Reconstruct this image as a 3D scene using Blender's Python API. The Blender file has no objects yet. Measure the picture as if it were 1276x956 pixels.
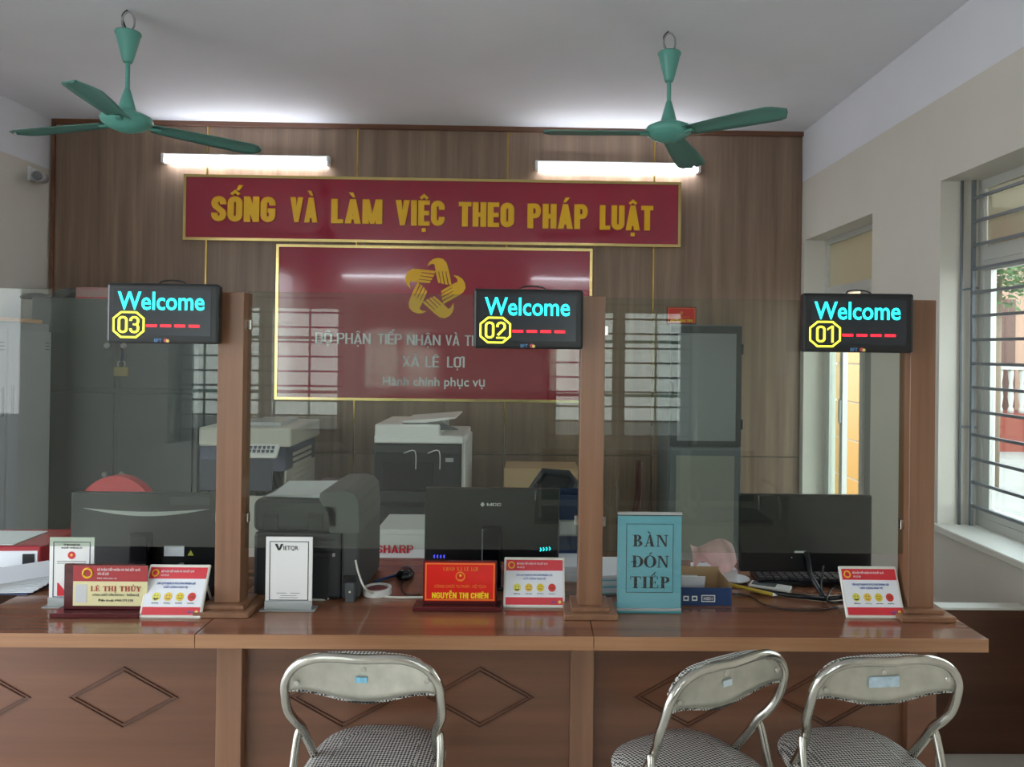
import bpy, bmesh, math, random
from mathutils import Vector, Matrix, Euler
random.seed(7)
PI = math.pi
SC = bpy.context.scene
COL = SC.collection
# ------------------------------------------------------------------ camera
F = 930.0
YAW, PITCH, ROLL = 0.0175, 0.006, 0.0125
CAM = Vector((0, 0, 1.6))
# camera axes (x right, y up, -z forward)
RM = Matrix.Rotation(-YAW, 3, 'Z') @ Matrix.Rotation(PI/2+PITCH, 3, 'X') @ Matrix.Rotation(ROLL, 3, 'Z')
_d = RM.transposed() @ Vector((0, 1, 0))
CX = 660 - F*(_d.x/-_d.z)
CY = 436 + F*(_d.y/-_d.z)
cd = bpy.data.cameras.new('camera'); cam = bpy.data.objects.new('camera', cd); COL.objects.link(cam)
cam.matrix_world = Matrix.Translation(CAM) @ RM.to_4x4()
cd.sensor_width = 36; cd.lens = F/1276*36; cd.clip_start = .02; cd.clip_end = 200
cd.shift_x = (638-CX)/1276; cd.shift_y = (CY-478)/1276
SC.camera = cam

def ray(px, py):
    return RM @ Vector(((px-CX)/F, -(py-CY)/F, -1))
def at(px, py, Y):
    d = ray(px, py); return CAM + d*(Y/d.y)
def onz(px, py, z):
    d = ray(px, py); return CAM + d*((z-CAM.z)/d.z)
# ------------------------------------------------------------------ world and view
w = bpy.data.worlds.new('overcast'); SC.world = w; w.use_nodes = True
nt = w.node_tree; bg = nt.nodes['Background']
tc = nt.nodes.new('ShaderNodeTexCoord'); sp = nt.nodes.new('ShaderNodeSeparateXYZ'); cr = nt.nodes.new('ShaderNodeValToRGB')
nt.links.new(tc.outputs['Generated'], sp.inputs[0]); nt.links.new(sp.outputs['Z'], cr.inputs[0]); nt.links.new(cr.outputs[0], bg.inputs[0])
cr.color_ramp.elements[0].position = 0.0; cr.color_ramp.elements[0].color = (.86, .9, .93, 1)
cr.color_ramp.elements[1].position = 0.6; cr.color_ramp.elements[1].color = (.72, .82, .95, 1)
bg.inputs[1].default_value = 2.7
SC.view_settings.view_transform = 'Standard'; SC.view_settings.look = 'None'
SC.view_settings.gamma = 1; SC.view_settings.exposure = 1.36; SC.view_settings.use_curve_mapping = False

# ------------------------------------------------------------------ materials
def lin(h):
    h = h.lstrip('#'); c = [int(h[i:i+2], 16)/255 for i in (0, 2, 4)]
    return tuple((v/12.92 if v <= .04045 else ((v+.055)/1.055)**2.4) for v in c) + (1,)
MATS = {}
def mat(name, col, rough=.5, metal=0, emit=None, es=0, noise=0, nscale=8, bump=0, bscale=60, coat=0, alpha=1):
    if name in MATS: return MATS[name]
    m = bpy.data.materials.new(name); m.use_nodes = True; MATS[name] = m
    t = m.node_tree; b = t.nodes['Principled BSDF']
    b.inputs['Base Color'].default_value = lin(col); b.inputs['Roughness'].default_value = rough; b.inputs['Metallic'].default_value = metal
    b.inputs['Coat Weight'].default_value = coat
    if emit: b.inputs['Emission Color'].default_value = lin(emit); b.inputs['Emission Strength'].default_value = es
    if noise or bump: co = t.nodes.new('ShaderNodeTexCoord')
    if noise:
        n = t.nodes.new('ShaderNodeTexNoise'); n.inputs['Scale'].default_value = nscale; n.inputs['Detail'].default_value = 5
        t.links.new(co.outputs['Object'], n.inputs['Vector'])
        r = t.nodes.new('ShaderNodeValToRGB'); c = lin(col)
        r.color_ramp.elements[0].color = tuple(v*(1-noise) for v in c[:3])+(1,); r.color_ramp.elements[1].color = tuple(min(1, v*(1+noise)) for v in c[:3])+(1,)
        r.color_ramp.elements[0].position = .3; r.color_ramp.elements[1].position = .7
        t.links.new(n.outputs[0], r.inputs[0]); t.links.new(r.outputs[0], b.inputs['Base Color'])
    if bump:
        n2 = t.nodes.new('ShaderNodeTexNoise'); n2.inputs['Scale'].default_value = bscale
        t.links.new(co.outputs['Object'], n2.inputs['Vector'])
        bp = t.nodes.new('ShaderNodeBump'); bp.inputs['Strength'].default_value = bump; bp.inputs['Distance'].default_value = .01
        t.links.new(n2.outputs[0], bp.inputs['Height']); t.links.new(bp.outputs[0], b.inputs['Normal'])
    return m
def wood(name, dark, mid, light, axis='z', rough=.35, sc=1.0, coat=0.0):
    if name in MATS: return MATS[name]
    m = bpy.data.materials.new(name); m.use_nodes = True; MATS[name] = m
    t = m.node_tree; b = t.nodes['Principled BSDF']
    co = t.nodes.new('ShaderNodeNewGeometry'); mp = t.nodes.new('ShaderNodeMapping')
    s = [14*sc, 14*sc, 14*sc]; s['xyz'.index(axis)] = .55*sc
    mp.inputs['Scale'].default_value = s
    t.links.new(co.outputs['Position'], mp.inputs['Vector'])
    n = t.nodes.new('ShaderNodeTexNoise'); n.inputs['Scale'].default_value = 1; n.inputs['Detail'].default_value = 6; n.inputs['Roughness'].default_value = .62
    t.links.new(mp.outputs[0], n.inputs['Vector'])
    r = t.nodes.new('ShaderNodeValToRGB'); e = r.color_ramp.elements
    e[0].position = .28; e[0].color = lin(dark); e[1].position = .72; e[1].color = lin(light)
    k = e.new(.5); k.color = lin(mid)
    t.links.new(n.outputs[0], r.inputs[0]); t.links.new(r.outputs[0], b.inputs['Base Color'])
    b.inputs['Roughness'].default_value = rough; b.inputs['Coat Weight'].default_value = coat; b.inputs['Coat Roughness'].default_value = .12
    return m
def glassmat(name, tint, dust=.03, refl=.07, dustcol='#c8ccc6'):
    m = bpy.data.materials.new(name); m.use_nodes = True; t = m.node_tree
    t.nodes.remove(t.nodes['Principled BSDF']); out = t.nodes['Material Output']
    g = t.nodes.new('ShaderNodeNewGeometry'); d = t.nodes.new('ShaderNodeVectorMath'); d.operation = 'DOT_PRODUCT'
    t.links.new(g.outputs['Normal'], d.inputs[0]); t.links.new(g.outputs['Incoming'], d.inputs[1])
    def mth(op, a, bb):
        n = t.nodes.new('ShaderNodeMath'); n.operation = op
        for i, v in enumerate((a, bb)):
            if v is None: continue
            if isinstance(v, (int, float)): n.inputs[i].default_value = v
            else: t.links.new(v, n.inputs[i])
        return n.outputs[0]
    a = mth('ABSOLUTE', d.outputs['Value'], None); a = mth('SUBTRACT', 1, a); a = mth('POWER', a, 5); a = mth('MULTIPLY', a, 1-refl); a = mth('ADD', a, refl)
    tr = t.nodes.new('ShaderNodeBsdfTransparent'); tr.inputs[0].default_value = lin(tint)
    gl = t.nodes.new('ShaderNodeBsdfGlossy'); gl.inputs['Roughness'].default_value = 0.0
    df = t.nodes.new('ShaderNodeBsdfDiffuse'); df.inputs[0].default_value = lin(dustcol)
    mx = t.nodes.new('ShaderNodeMixShader'); mx2 = t.nodes.new('ShaderNodeMixShader'); mx2.inputs[0].default_value = dust
    t.links.new(a, mx.inputs[0]); t.links.new(tr.outputs[0], mx.inputs[1]); t.links.new(gl.outputs[0], mx.inputs[2])
    t.links.new(mx.outputs[0], mx2.inputs[1]); t.links.new(df.outputs[0], mx2.inputs[2]); t.links.new(mx2.outputs[0], out.inputs[0])
    MATS[name] = m; return m

W_BACK = wood('walnut_laminate', '#735c4c', '#87705e', '#a08770', 'z', .42, 1.0)
W_TOP = wood('counter_laminate', '#6d4530', '#835640', '#96674c', 'x', .16, .9, .3)
W_FRONT = wood('counter_front_laminate', '#5f3f2c', '#714a35', '#7e553e', 'x', .33, .8)
W_STILE = wood('post_laminate', '#74503a', '#876047', '#977053', 'z', .3, 1.0)
W_DARK = wood('low_panel_laminate', '#4a2c1d', '#573424', '#63402d', 'x', .35, .8)
W_RED = wood('rosewood', '#3c1418', '#4e1b1f', '#5c2226', 'x', .2, 2)
W_EDGE = wood('counter_edge_band', '#8a5f43', '#a07250', '#b08460', 'x', .3, 1.6)
BRASS = mat('brass_strip', '#c9a95c', .25, 1)
GOLD = mat('gold_trim', '#d8c07e', .22, 1)
WALL = mat('wall_beige', '#d6d1c6', .85, noise=.04, nscale=1.5)
WALLW = mat('wall_white', '#e4e5ea', .85, noise=.02, nscale=2)
CEIL = mat('ceiling_plaster', '#e6e6ea', .9, noise=.04, nscale=1.3, bump=.05, bscale=8)
TILE = mat('floor_tile', '#e2ded4', .2, noise=.05, nscale=4)
GROUT = mat('floor_grout', '#8d877d', .8)
RED = mat('sign_red', '#9c1f38', .10, bump=.35, bscale=1.6, coat=.5)
YEL = mat('letter_yellow', '#f0b90c', .35)
SILV = mat('letter_silver', '#e2e4e8', .4)
STEEL = mat('grey_steel_cabinet', '#6d7476', .42, noise=.05, nscale=3)
STEEL2 = mat('blue_grey_locker', '#8a8f95', .4, noise=.04, nscale=3)
STEEL3 = mat('dark_steel_trim', '#3c4142', .45)
CHROME = mat('chrome_tube', '#c6c3ba', .16, 1, noise=.12, nscale=12)
PLATE = mat('chair_plate_metal', '#c8c6ba', .4, .85, noise=.16, nscale=16)
BLACK = mat('black_plastic', '#0e1013', .33)
BLACKG = mat('gloss_black', '#0a0c10', .12)
DGREY = mat('dark_grey_plastic', '#2b2e32', .45)
MGREY = mat('mid_grey_plastic', '#55595c', .5)
WHITE = mat('white_plastic', '#e6e6e3', .35)
OFFW = mat('off_white_frame', '#dcdad0', .4)
PAPER = mat('paper', '#e3e6ea', .7)
BEIGE = mat('copier_beige', '#c3bfb3', .5)
NAVY = mat('copier_navy', '#39425c', .45)
TEAL = mat('fan_teal', '#66ad9e', .32)
TEALD = mat('fan_blade_teal', '#5c9084', .4)
ORANGE = mat('orange_band', '#c98330', .5)
LGREY = mat('light_grey_metal', '#a7a9a8', .4)
ALU = mat('aluminium_frame', '#c9cac4', .4, .2)
BAR = mat('grille_grey_paint', '#72777b', .45)
REDP = mat('print_red', '#cf2a36', .3)
REDN = mat('nameplate_red', '#e0261f', .25)
CREAM = mat('print_cream', '#dfd6a4', .4)
INK = mat('ink_black', '#1c1d20', .5)
INKR = mat('ink_red', '#b02a22', .5)
INKB = mat('ink_blue', '#2c55a8', .5)
INKG = mat('ink_grey', '#8a8c90', .5)
BORANGE = mat('border_orange', '#f0822a', .4)
CYANP = mat('cyan_paper', '#7cc9d6', .5)
REDC = mat('red_chair_cloth', '#b01d28', .6)
CARD = mat('cardboard', '#b0936f', .8)
BLUEB = mat('blue_box_print', '#1c3a66', .4)
LCYAN = mat('led_cyan', '#0a3a3c', .4, emit='#22e8ee', es=1.25)
LYEL = mat('led_yellow', '#3a3a08', .4, emit='#e9ee3a', es=1.2)
LRED = mat('led_red', '#3a0808', .4, emit='#ff1c2c', es=1.2)
LBLUE = mat('led_blue', '#08083a', .4, emit='#4a50ff', es=1.0)
TUBE = mat('fluorescent_tube', '#ffffff', .4, emit='#eef4ff', es=10)
SCREEN = mat('led_panel_face', '#262b31', .25)
GLASS = glassmat('clear_partition_glass', '#f0f4ef', .006, .034)
WGL = glassmat('window_glass', '#f4f8f4', .01, .05)
FROST = mat('obscured_glass', '#b9b49f', .3, emit='#d8d2b8', es=.0)
ACRYB = glassmat('acrylic_holder', '#eef2f2', .3, .06, '#d8dad8')
ACRY = glassmat('acrylic', '#f4f7f7', .03, .04)

# ------------------------------------------------------------------ mesh builder
class MB:
    def __init__(s): s.bm = bmesh.new()
    def box(s, x0, x1, y0, y1, z0, z1, bev=0, seg=1, rot=None, piv=None):
        r = bmesh.ops.create_cube(s.bm, size=1); v = r['verts']
        for p in v:
            p.co = Vector(((x0+x1)/2+p.co.x*(x1-x0), (y0+y1)/2+p.co.y*(y1-y0), (z0+z1)/2+p.co.z*(z1-z0)))
        if bev:
            ed = list({e for p in v for e in p.link_edges})
            g = bmesh.ops.bevel(s.bm, geom=ed, offset=bev, segments=seg, profile=.5, affect='EDGES')
            v = list({p for f in g['faces'] for p in f.verts} | {p for p in v if p.is_valid})
        if rot is not None:
            c = Vector(piv) if piv is not None else Vector(((x0+x1)/2, (y0+y1)/2, (z0+z1)/2))
            R = Euler(rot).to_matrix()
            for p in v: p.co = c + R@(p.co-c)
        return s
    def cyl(s, a, b, r0, r1=None, n=16, caps=True):
        r1 = r0 if r1 is None else r1; a = Vector(a); b = Vector(b); d = (b-a).normalized()
        u = d.orthogonal().normalized(); v = d.cross(u)
        A = []; B = []
        for i in range(n):
            t = 2*PI*i/n; o = u*math.cos(t)+v*math.sin(t)
            A.append(s.bm.verts.new(a+o*r0)); B.append(s.bm.verts.new(b+o*r1))
        for i in range(n):
            f = s.bm.faces.new((A[i], A[(i+1)%n], B[(i+1)%n], B[i])); f.smooth = True
        if caps: s.bm.faces.new(A[::-1]); s.bm.faces.new(B)
        return s
    def tube(s, pts, r, n=8, sub=0, closed=False):
        P = [Vector(p) for p in pts]
        if sub: P = crom(P, sub, closed)
        rings = []; N = len(P); up = None
        for i, p in enumerate(P):
            if closed: d = (P[(i+1) % N]-P[i-1])
            else: d = (P[min(i+1, N-1)]-P[max(i-1, 0)])
            d.normalize()
            if up is None: up = d.orthogonal().normalized()
            up = (up-d*up.dot(d)).normalized(); v = d.cross(up)
            rings.append([s.bm.verts.new(p+(up*math.cos(2*PI*k/n)+v*math.sin(2*PI*k/n))*r) for k in range(n)])
        M_ = N if closed else N-1
        for i in range(M_):
            A = rings[i]; B = rings[(i+1) % N]
            for k in range(n):
                f = s.bm.faces.new((A[k], A[(k+1)%n], B[(k+1)%n], B[k])); f.smooth = True
        if not closed: s.bm.faces.new(rings[0][::-1]); s.bm.faces.new(rings[-1])
        return s
    def lathe(s, prof, c=(0, 0, 0), n=24, smooth=True):
        c = Vector(c); rs = []
        for r, z in prof:
            rs.append([s.bm.verts.new(c+Vector((max(r, 1e-4)*math.cos(2*PI*k/n), max(r, 1e-4)*math.sin(2*PI*k/n), z))) for k in range(n)])
        for i in range(len(rs)-1):
            for k in range(n):
                f = s.bm.faces.new((rs[i][k], rs[i][(k+1)%n], rs[i+1][(k+1)%n], rs[i+1][k])); f.smooth = smooth
        s.bm.faces.new(rs[0][::-1]); s.bm.faces.new(rs[-1])
        return s
    def prism(s, poly, y0, y1, plane='xz', smooth=False):
        def P(a, b, h): return Vector((a, h, b)) if plane == 'xz' else (Vector((a, b, h)) if plane == 'xy' else Vector((h, a, b)))
        A = [s.bm.verts.new(P(a, b, y0)) for a, b in poly]; B = [s.bm.verts.new(P(a, b, y1)) for a, b in poly]
        n = len(poly)
        for i in range(n):
            f = s.bm.faces.new((A[i], A[(i+1)%n], B[(i+1)%n], B[i])); f.smooth = smooth
        s.bm.faces.new(A[::-1]); s.bm.faces.new(B)
        return s
    def ring(s, poly_out, poly_in, y0, y1):
        n = len(poly_out); V = []
        for poly in (poly_out, poly_in):
            for h in (y0, y1): V.append([s.bm.verts.new((a, h, b)) for a, b in poly])
        for i in range(n):
            j = (i+1) % n
            s.bm.faces.new((V[0][i], V[0][j], V[1][j], V[1][i])); s.bm.faces.new((V[2][i], V[3][i], V[3][j], V[2][j]))
            s.bm.faces.new((V[0][i], V[2][i], V[2][j], V[0][j])); s.bm.faces.new((V[1][i], V[1][j], V[3][j], V[3][i]))
        return s
    def frame(s, x0, x1, z0, z1, t, y0, y1):
        return s.ring([(x0, z0), (x1, z0), (x1, z1), (x0, z1)], [(x0+t, z0+t), (x1-t, z0+t), (x1-t, z1-t), (x0+t, z1-t)], y0, y1)
    def grid(s, fn, nu, nv, smooth=True):
        V = [[s.bm.verts.new(fn(i/nu, j/nv)) for j in range(nv+1)] for i in range(nu+1)]
        for i in range(nu):
            for j in range(nv):
                f = s.bm.faces.new((V[i][j], V[i+1][j], V[i+1][j+1], V[i][j+1])); f.smooth = smooth
        return V
    def xf(s, M_):
        bmesh.ops.transform(s.bm, matrix=M_, verts=s.bm.verts); return s
    def build(s, name, m, parent=None, world=True, loc=None):
        """world=True: verts were written in world coordinates; parent is an unrotated Empty"""
        bmesh.ops.recalc_face_normals(s.bm, faces=s.bm.faces)
        if parent is not None and world:
            o = parent
            off = Vector((0, 0, 0))
            while o is not None: off += o.location; o = o.parent
            bmesh.ops.translate(s.bm, vec=-off, verts=s.bm.verts)
        me = bpy.data.meshes.new(name); s.bm.to_mesh(me); s.bm.free()
        me.materials.append(m)
        ob = bpy.data.objects.new(name, me); COL.objects.link(ob)
        if parent is not None: ob.parent = parent
        if loc is not None: ob.location = loc
        return ob
def crom(P, sub, closed=False):
    out = []; N = len(P); rng = N if closed else N-1
    for i in range(rng):
        if closed: a, b, c, d = P[i-1], P[i], P[(i+1)%N], P[(i+2)%N]
        else: a, b, c, d = P[max(i-1, 0)], P[i], P[i+1], P[min(i+2, N-1)]
        for k in range(sub):
            t = k/sub
            out.append(.5*((2*b)+(c-a)*t+(2*a-5*b+4*c-d)*t*t+(-a+3*b-3*c+d)*t**3))
    if not closed: out.append(P[-1])
    return out
def thing(name, label, cat, loc=(0, 0, 0), rz=0, group=None, rx=0):
    o = bpy.data.objects.new(name, None); COL.objects.link(o); o.empty_display_size = .05
    o.location = loc; o.rotation_euler = (rx, 0, rz); o['label'] = label; o['category'] = cat
    if group: o['group'] = group
    return o
def tag(o, label, cat, group=None):
    o['label'] = label; o['category'] = cat
    if group: o['group'] = group
    return o
def structure(o): o['kind'] = 'structure'; return o
def sempty(name, loc=(0, 0, 0)):
    o = bpy.data.objects.new(name, None); COL.objects.link(o); o.location = loc; o['kind'] = 'structure'; return o
def dup(root, loc=None, rz=None, label=None, rename=None):
    r = root.copy(); COL.objects.link(r)
    if loc is not None: r.location = loc
    if rz is not None: r.rotation_euler = (root.rotation_euler[0], 0, rz)
    if label: r['label'] = label
    for ch in list(root.children):
        c = ch.copy(); COL.objects.link(c); c.parent = r
        for g in list(ch.children):
            d = g.copy(); COL.objects.link(d); d.parent = c
    return r
# ------------------------------------------------------------------ lettering
def textmesh(s, bold=0.0, ext=.5, res=3):
    cu = bpy.data.curves.new('t', 'FONT'); cu.body = s; cu.size = 1; cu.offset = bold; cu.resolution_u = res; cu.extrude = ext
    o = bpy.data.objects.new('t', cu); COL.objects.link(o)
    dg = bpy.context.evaluated_depsgraph_get()
    me = bpy.data.meshes.new_from_object(o.evaluated_get(dg)); bpy.data.objects.remove(o); bpy.data.curves.remove(cu)
    return me
_h = textmesh('H'); CAP = max(v.co.y for v in _h.vertices)
def text(s, name, parent, m, x, y, z, h, w=None, bold=.0, depth=.0006, align='c', res=3):
    """baseline at (x,y,z) in the parent's frame, facing -y; h = cap height, w = total width"""
    me = textmesh(s, bold, .5, res)
    xs = [v.co.x for v in me.vertices]; x0, x1 = min(xs), max(xs)
    sy = h/CAP; sx = (w/(x1-x0)) if w else sy*.92
    ox = {'c': -(x0+x1)/2, 'l': -x0, 'r': -x1}[align]
    for v in me.vertices:
        v.co = Vector(((v.co.x+ox)*sx, -v.co.z*depth*2, v.co.y*sy))
    me.materials.clear(); me.materials.append(m)
    o = bpy.data.objects.new(name, me); COL.objects.link(o); o.parent = parent; o.location = (x, y, z)
    return o
# serif capitals, unit cap height
def arcb(cx, cy, rx, ry, ix, iy, a0, a1, n=10):
    o = []; i = []
    for k in range(n+1):
        t = a0+(a1-a0)*k/n
        o.append((cx+rx*math.cos(t), cy+ry*math.sin(t))); i.append((cx+ix*math.cos(t), cy+iy*math.sin(t)))
    return [(o[k], o[k+1], i[k+1], i[k]) for k in range(n)]
def rc(x0, y0, x1, y1): return [((x0, y0), (x1, y0), (x1, y1), (x0, y1))]
H_ = PI/2
G = {
 'B': (.68, rc(.1, 0, .29, 1)+rc(0, 0, .32, .05)+rc(0, .95, .32, 1)+arcb(.3, .755, .29, .245, .11, .19, -H_, H_)+arcb(.3, .265, .37, .265, .17, .205, -H_, H_)),
 'A': (.76, [((.12, 0), (.17, 0), (.42, .9), (.36, 1))]+[((.46, 0), (.69, 0), (.46, 1), (.36, 1))]+rc(.22, .28, .56, .34)+rc(0, 0, .27, .05)+rc(.43, 0, .76, .05)),
 'N': (.8, rc(.1, 0, .16, 1)+rc(.64, 0, .7, 1)+[((.1, 1), (.28, 1), (.7, .1), (.7, 0), (.6, 0))]+rc(0, 0, .26, .05)+rc(0, .95, .26, 1)+rc(.54, .95, .8, 1)),
 'D': (.8, rc(.12, 0, .32, 1)+rc(.04, 0, .36, .05)+rc(.04, .95, .36, 1)+arcb(.34, .5, .46, .5, .26, .44, -H_, H_, 14)),
 'O': (.8, arcb(.4, .5, .42, .52, .21, .47, 0, 2*PI, 24)),
 'T': (.7, rc(.25, 0, .45, 1)+rc(.17, 0, .53, .05)+rc(0, .94, .7, 1)+rc(0, .74, .05, 1)+rc(.65, .74, .7, 1)),
 'I': (.36, rc(.1, 0, .29, 1)+rc(0, 0, .36, .05)+rc(0, .95, .36, 1)),
 'E': (.68, rc(.1, 0, .29, 1)+rc(0, 0, .64, .05)+rc(0, .95, .62, 1)+rc(.2, .47, .48, .53)+rc(.6, 0, .65, .26)+rc(.57, .76, .62, 1)+rc(.44, .38, .48, .62)),
 'P': (.64, rc(.1, 0, .29, 1)+rc(0, 0, .36, .05)+rc(0, .95, .32, 1)+arcb(.3, .73, .34, .27, .14, .21, -H_, H_)),
 'L': (.64, rc(.1, 0, .29, 1)+rc(0, 0, .6, .05)+rc(0, .95, .36, 1)+rc(.56, 0, .61, .28)),
 'H': (.84, rc(.1, 0, .29, 1)+rc(.58, 0, .74, 1)+rc(.2, .47, .62, .53)+rc(0, 0, .36, .05)+rc(0, .95, .36, 1)+rc(.48, 0, .84, .05)+rc(.48, .95, .84, 1)),
 'U': (.78, rc(.1, .28, .26, 1)+rc(.62, .28, .68, 1)+rc(0, .95, .36, 1)+rc(.52, .95, .78, 1)+arcb(.39, .3, .29, .32, .15, .25, PI, 2*PI)),
 'X': (.76, [((.06, 1), (.26, 1), (.7, 0), (.5, 0))]+[((.58, 1), (.65, 1), (.16, 0), (.09, 0))]+rc(0, 0, .28, .05)+rc(.44, 0, .76, .05)+rc(0, .95, .34, 1)+rc(.48, .95, .76, 1)),
 'Y': (.76, rc(.3, 0, .46, .45)+rc(.2, 0, .56, .05)+[((.06, 1), (.24, 1), (.44, .45), (.31, .45))]+[((.64, 1), (.7, 1), (.46, .45), (.4, .45))]+rc(0, .95, .32, 1)+rc(.5, .95, .76, 1)),
}
def acc(k, c):
    if k == 'grave': return [((c-.16, 1.28), (c-.02, 1.28), (c+.09, 1.08), (c+.04, 1.08))]
    if k == 'acute': return [((c+.02, 1.28), (c+.16, 1.28), (c-.04, 1.08), (c-.09, 1.08))]
    if k == 'circ': return [((c-.16, 1.06), (c-.1, 1.06), (c, 1.18), (c, 1.26))]+[((c+.16, 1.06), (c+.1, 1.06), (c, 1.18), (c, 1.26))]
    if k == 'up': return [((c+.06, 1.38), (c+.16, 1.38), (c+.04, 1.24), (c, 1.24))]
    if k == 'dot': return rc(c-.07, -.24, c+.07, -.12)
    if k == 'hook': return arcb(c, 1.24, .1, .1, .05, .05, -H_, PI*.9, 8)+rc(c-.03, 1.06, c+.03, 1.16)
    if k == 'horn': return rc(.72, .82, .84, 1.05)
    if k == 'bar': return rc(-.02, .46, .36, .53)
ACC = {'À': ('A', ['grave'], .38), 'Ó': ('O', ['acute'], .4), 'Đ': ('D', ['bar'], .2), 'Ế': ('E', ['circ', 'up'], .34), 'Ê': ('E', ['circ'], .34), 'Ị': ('I', ['dot'], .18), 'Ủ': ('U', ['hook'], .4), 'Ã': ('A', ['circ'], .38), 'Ợ': ('O', ['dot', 'horn'], .4)}
def serif(s, name, parent, m, x, y, z, h, w, depth=.0006):
    polys = []; cx = 0
    for ch in s:
        if ch == ' ': cx += .45; continue
        b, ac, c = ACC.get(ch, (ch, [], 0))
        wd, pl = G[b]; pl = list(pl)
        for a in ac: pl += acc(a, c)
        polys += [[(px+cx, py) for px, py in q] for q in pl]; cx += wd+.07
    cx -= .07; b_ = MB()
    for i_, q in enumerate(polys):
        b_.prism([(-cx/2*w/cx + px*w/cx, py*h) for px, py in q], -depth-i_*1.5e-5, 0)
    return b_.build(name, m, parent, world=False, loc=(x, y, z))

# bold condensed sans capitals and digits drawn as ribbons, unit cap height
def ribbon(path, w, closed=False):
    n = len(path); L = []; R_ = []
    for i, p in enumerate(path):
        a = path[i-1] if (i or closed) else p; b = path[(i+1) % n] if (i < n-1 or closed) else p
        d1 = Vector((p[0]-a[0], p[1]-a[1])); d2 = Vector((b[0]-p[0], b[1]-p[1]))
        if d1.length < 1e-9: d1 = d2
        if d2.length < 1e-9: d2 = d1
        d1.normalize(); d2.normalize(); t = (d1+d2).normalized(); k = min(1.6, 1/max(.3, t.dot(d1))); nn = Vector((-t.y, t.x))*w/2*k
        L.append((p[0]+nn.x, p[1]+nn.y)); R_.append((p[0]-nn.x, p[1]-nn.y))
    return [(R_[i], R_[(i+1) % n], L[(i+1) % n], L[i]) for i in range(n if closed else n-1)]
def arcp(cx, cy, r, ry, a0, a1, n=6): return [(cx+r*math.cos(math.radians(a0+(a1-a0)*k/n)), cy+ry*math.sin(math.radians(a0+(a1-a0)*k/n))) for k in range(n+1)]
def bglyph(ch, w):
    h = w/2; x0, x1 = h, .5-h; xm = .25; r = (x1-x0)/2; ry = min(.16, r*1.05); T_ = 1-h; B_ = h
    top = arcp(xm, T_-ry, r, ry, 0, 180); bot = arcp(xm, B_+ry, r, ry, 180, 360)
    V = lambda x: [((x-h, 0), (x+h, 0), (x+h, 1), (x-h, 1))]
    Hh = lambda a, b, y, t=None: [((a, y-(t or w*.8)/2), (b, y-(t or w*.8)/2), (b, y+(t or w*.8)/2), (a, y+(t or w*.8)/2))]
    t8 = w*.4
    if ch in 'O0': return .5, ribbon(top+bot, w, True)
    if ch == 'Q': return .5, ribbon(top+bot, w, True)+[((.3, .16), (.4, .22), (.54, -.02), (.42, -.04))]
    if ch == 'C': return .5, ribbon([(x1, .64)]+top+[(x0, B_+ry)]+bot+[(x1, .36)], w)
    if ch == 'G': return .5, ribbon([(x1, .66)]+top+[(x0, B_+ry)]+bot+[(x1, .44)], w)+Hh(xm-.01, .5, .46)
    if ch == 'S': return .5, ribbon([(x1, .68)]+top+[(x0, .68), (x0+.03, .6), (x1-.03, .4), (x1, .32)]+arcp(xm, B_+ry, r, ry, 360, 180)+[(x0, .34)], w)
    if ch == 'U': return .5, ribbon([(x0, 1)]+bot+[(x1, 1)], w)
    if ch == 'Ư': return .56, ribbon([(x0, 1)]+bot+[(x1, 1)], w)+[((.5, .86), (.6, .95), (.6, 1.08), (.5, 1.0))]
    if ch == 'Ơ': return .56, ribbon(top+bot, w, True)+[((.44, .82), (.6, .95), (.6, 1.08), (.44, .95))]
    if ch == 'I': return w, V(h)
    if ch == '1': return .36, V(.36-h-.02)+[((0, .72), (.36-w-.02, .9), (.36-w-.02, 1), (0, .84))]
    if ch == 'T': return .46, V(.23)+Hh(0, .46, 1-t8)
    if ch == 'L': return .4, V(h)+Hh(0, .4, t8)
    if ch == 'H': return .5, V(x0)+V(x1)+Hh(x0, x1, .5)
    if ch == 'E': return .42, V(h)+Hh(h, .42, 1-t8)+Hh(h, .40, .5)+Hh(h, .42, t8)
    if ch == 'K': return .5, V(h)+[((w, .42), (w, .62), (.34, 1), (.5, 1))]+[((w*.9, .5), (w*1.6, .62), (.52, 0), (.36, 0))]
    if ch == 'N': return .52, V(h)+V(.52-h)+[((0, 1), (w*.95, 1), (.52, 0), (.52-w*.95, 0))]
    if ch == 'M': return .66, V(h)+V(.66-h)+[((0, 1), (w*1.05, 1), (.33+w*.33, 0), (.33-w*.33, 0))]+[((.66-w*1.05, 1), (.66, 1), (.33+w*.33, 0), (.33-w*.33, 0))]
    if ch == 'V': return .52, [((0, 1), (w, 1), (.26+w*.32, 0), (.26-w*.42, 0))]+[((.52-w, 1), (.52, 1), (.26+w*.42, 0), (.26-w*.32, 0))]
    if ch == 'A': return .54, [((0, 0), (w, 0), (.27+w*.4, 1), (.27-w*.45, 1))]+[((.54-w, 0), (.54, 0), (.27+w*.45, 1), (.27-w*.4, 1))]+Hh(.12, .42, .25, w*.7)
    if ch == 'X': return .52, [((0, 0), (w, 0), (.52, 1), (.52-w, 1))]+[((0, 1), (w, 1), (.52, 0), (.52-w, 0))]
    if ch == 'Y': return .52, V(.26)[0:0]+[((.26-h, 0), (.26+h, 0), (.26+h, .48), (.26-h, .48))]+[((0, 1), (w, 1), (.26+h, .42), (.26-h, .42))]+[((.52-w, 1), (.52, 1), (.26+h, .42), (.26-h, .42))]
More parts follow.
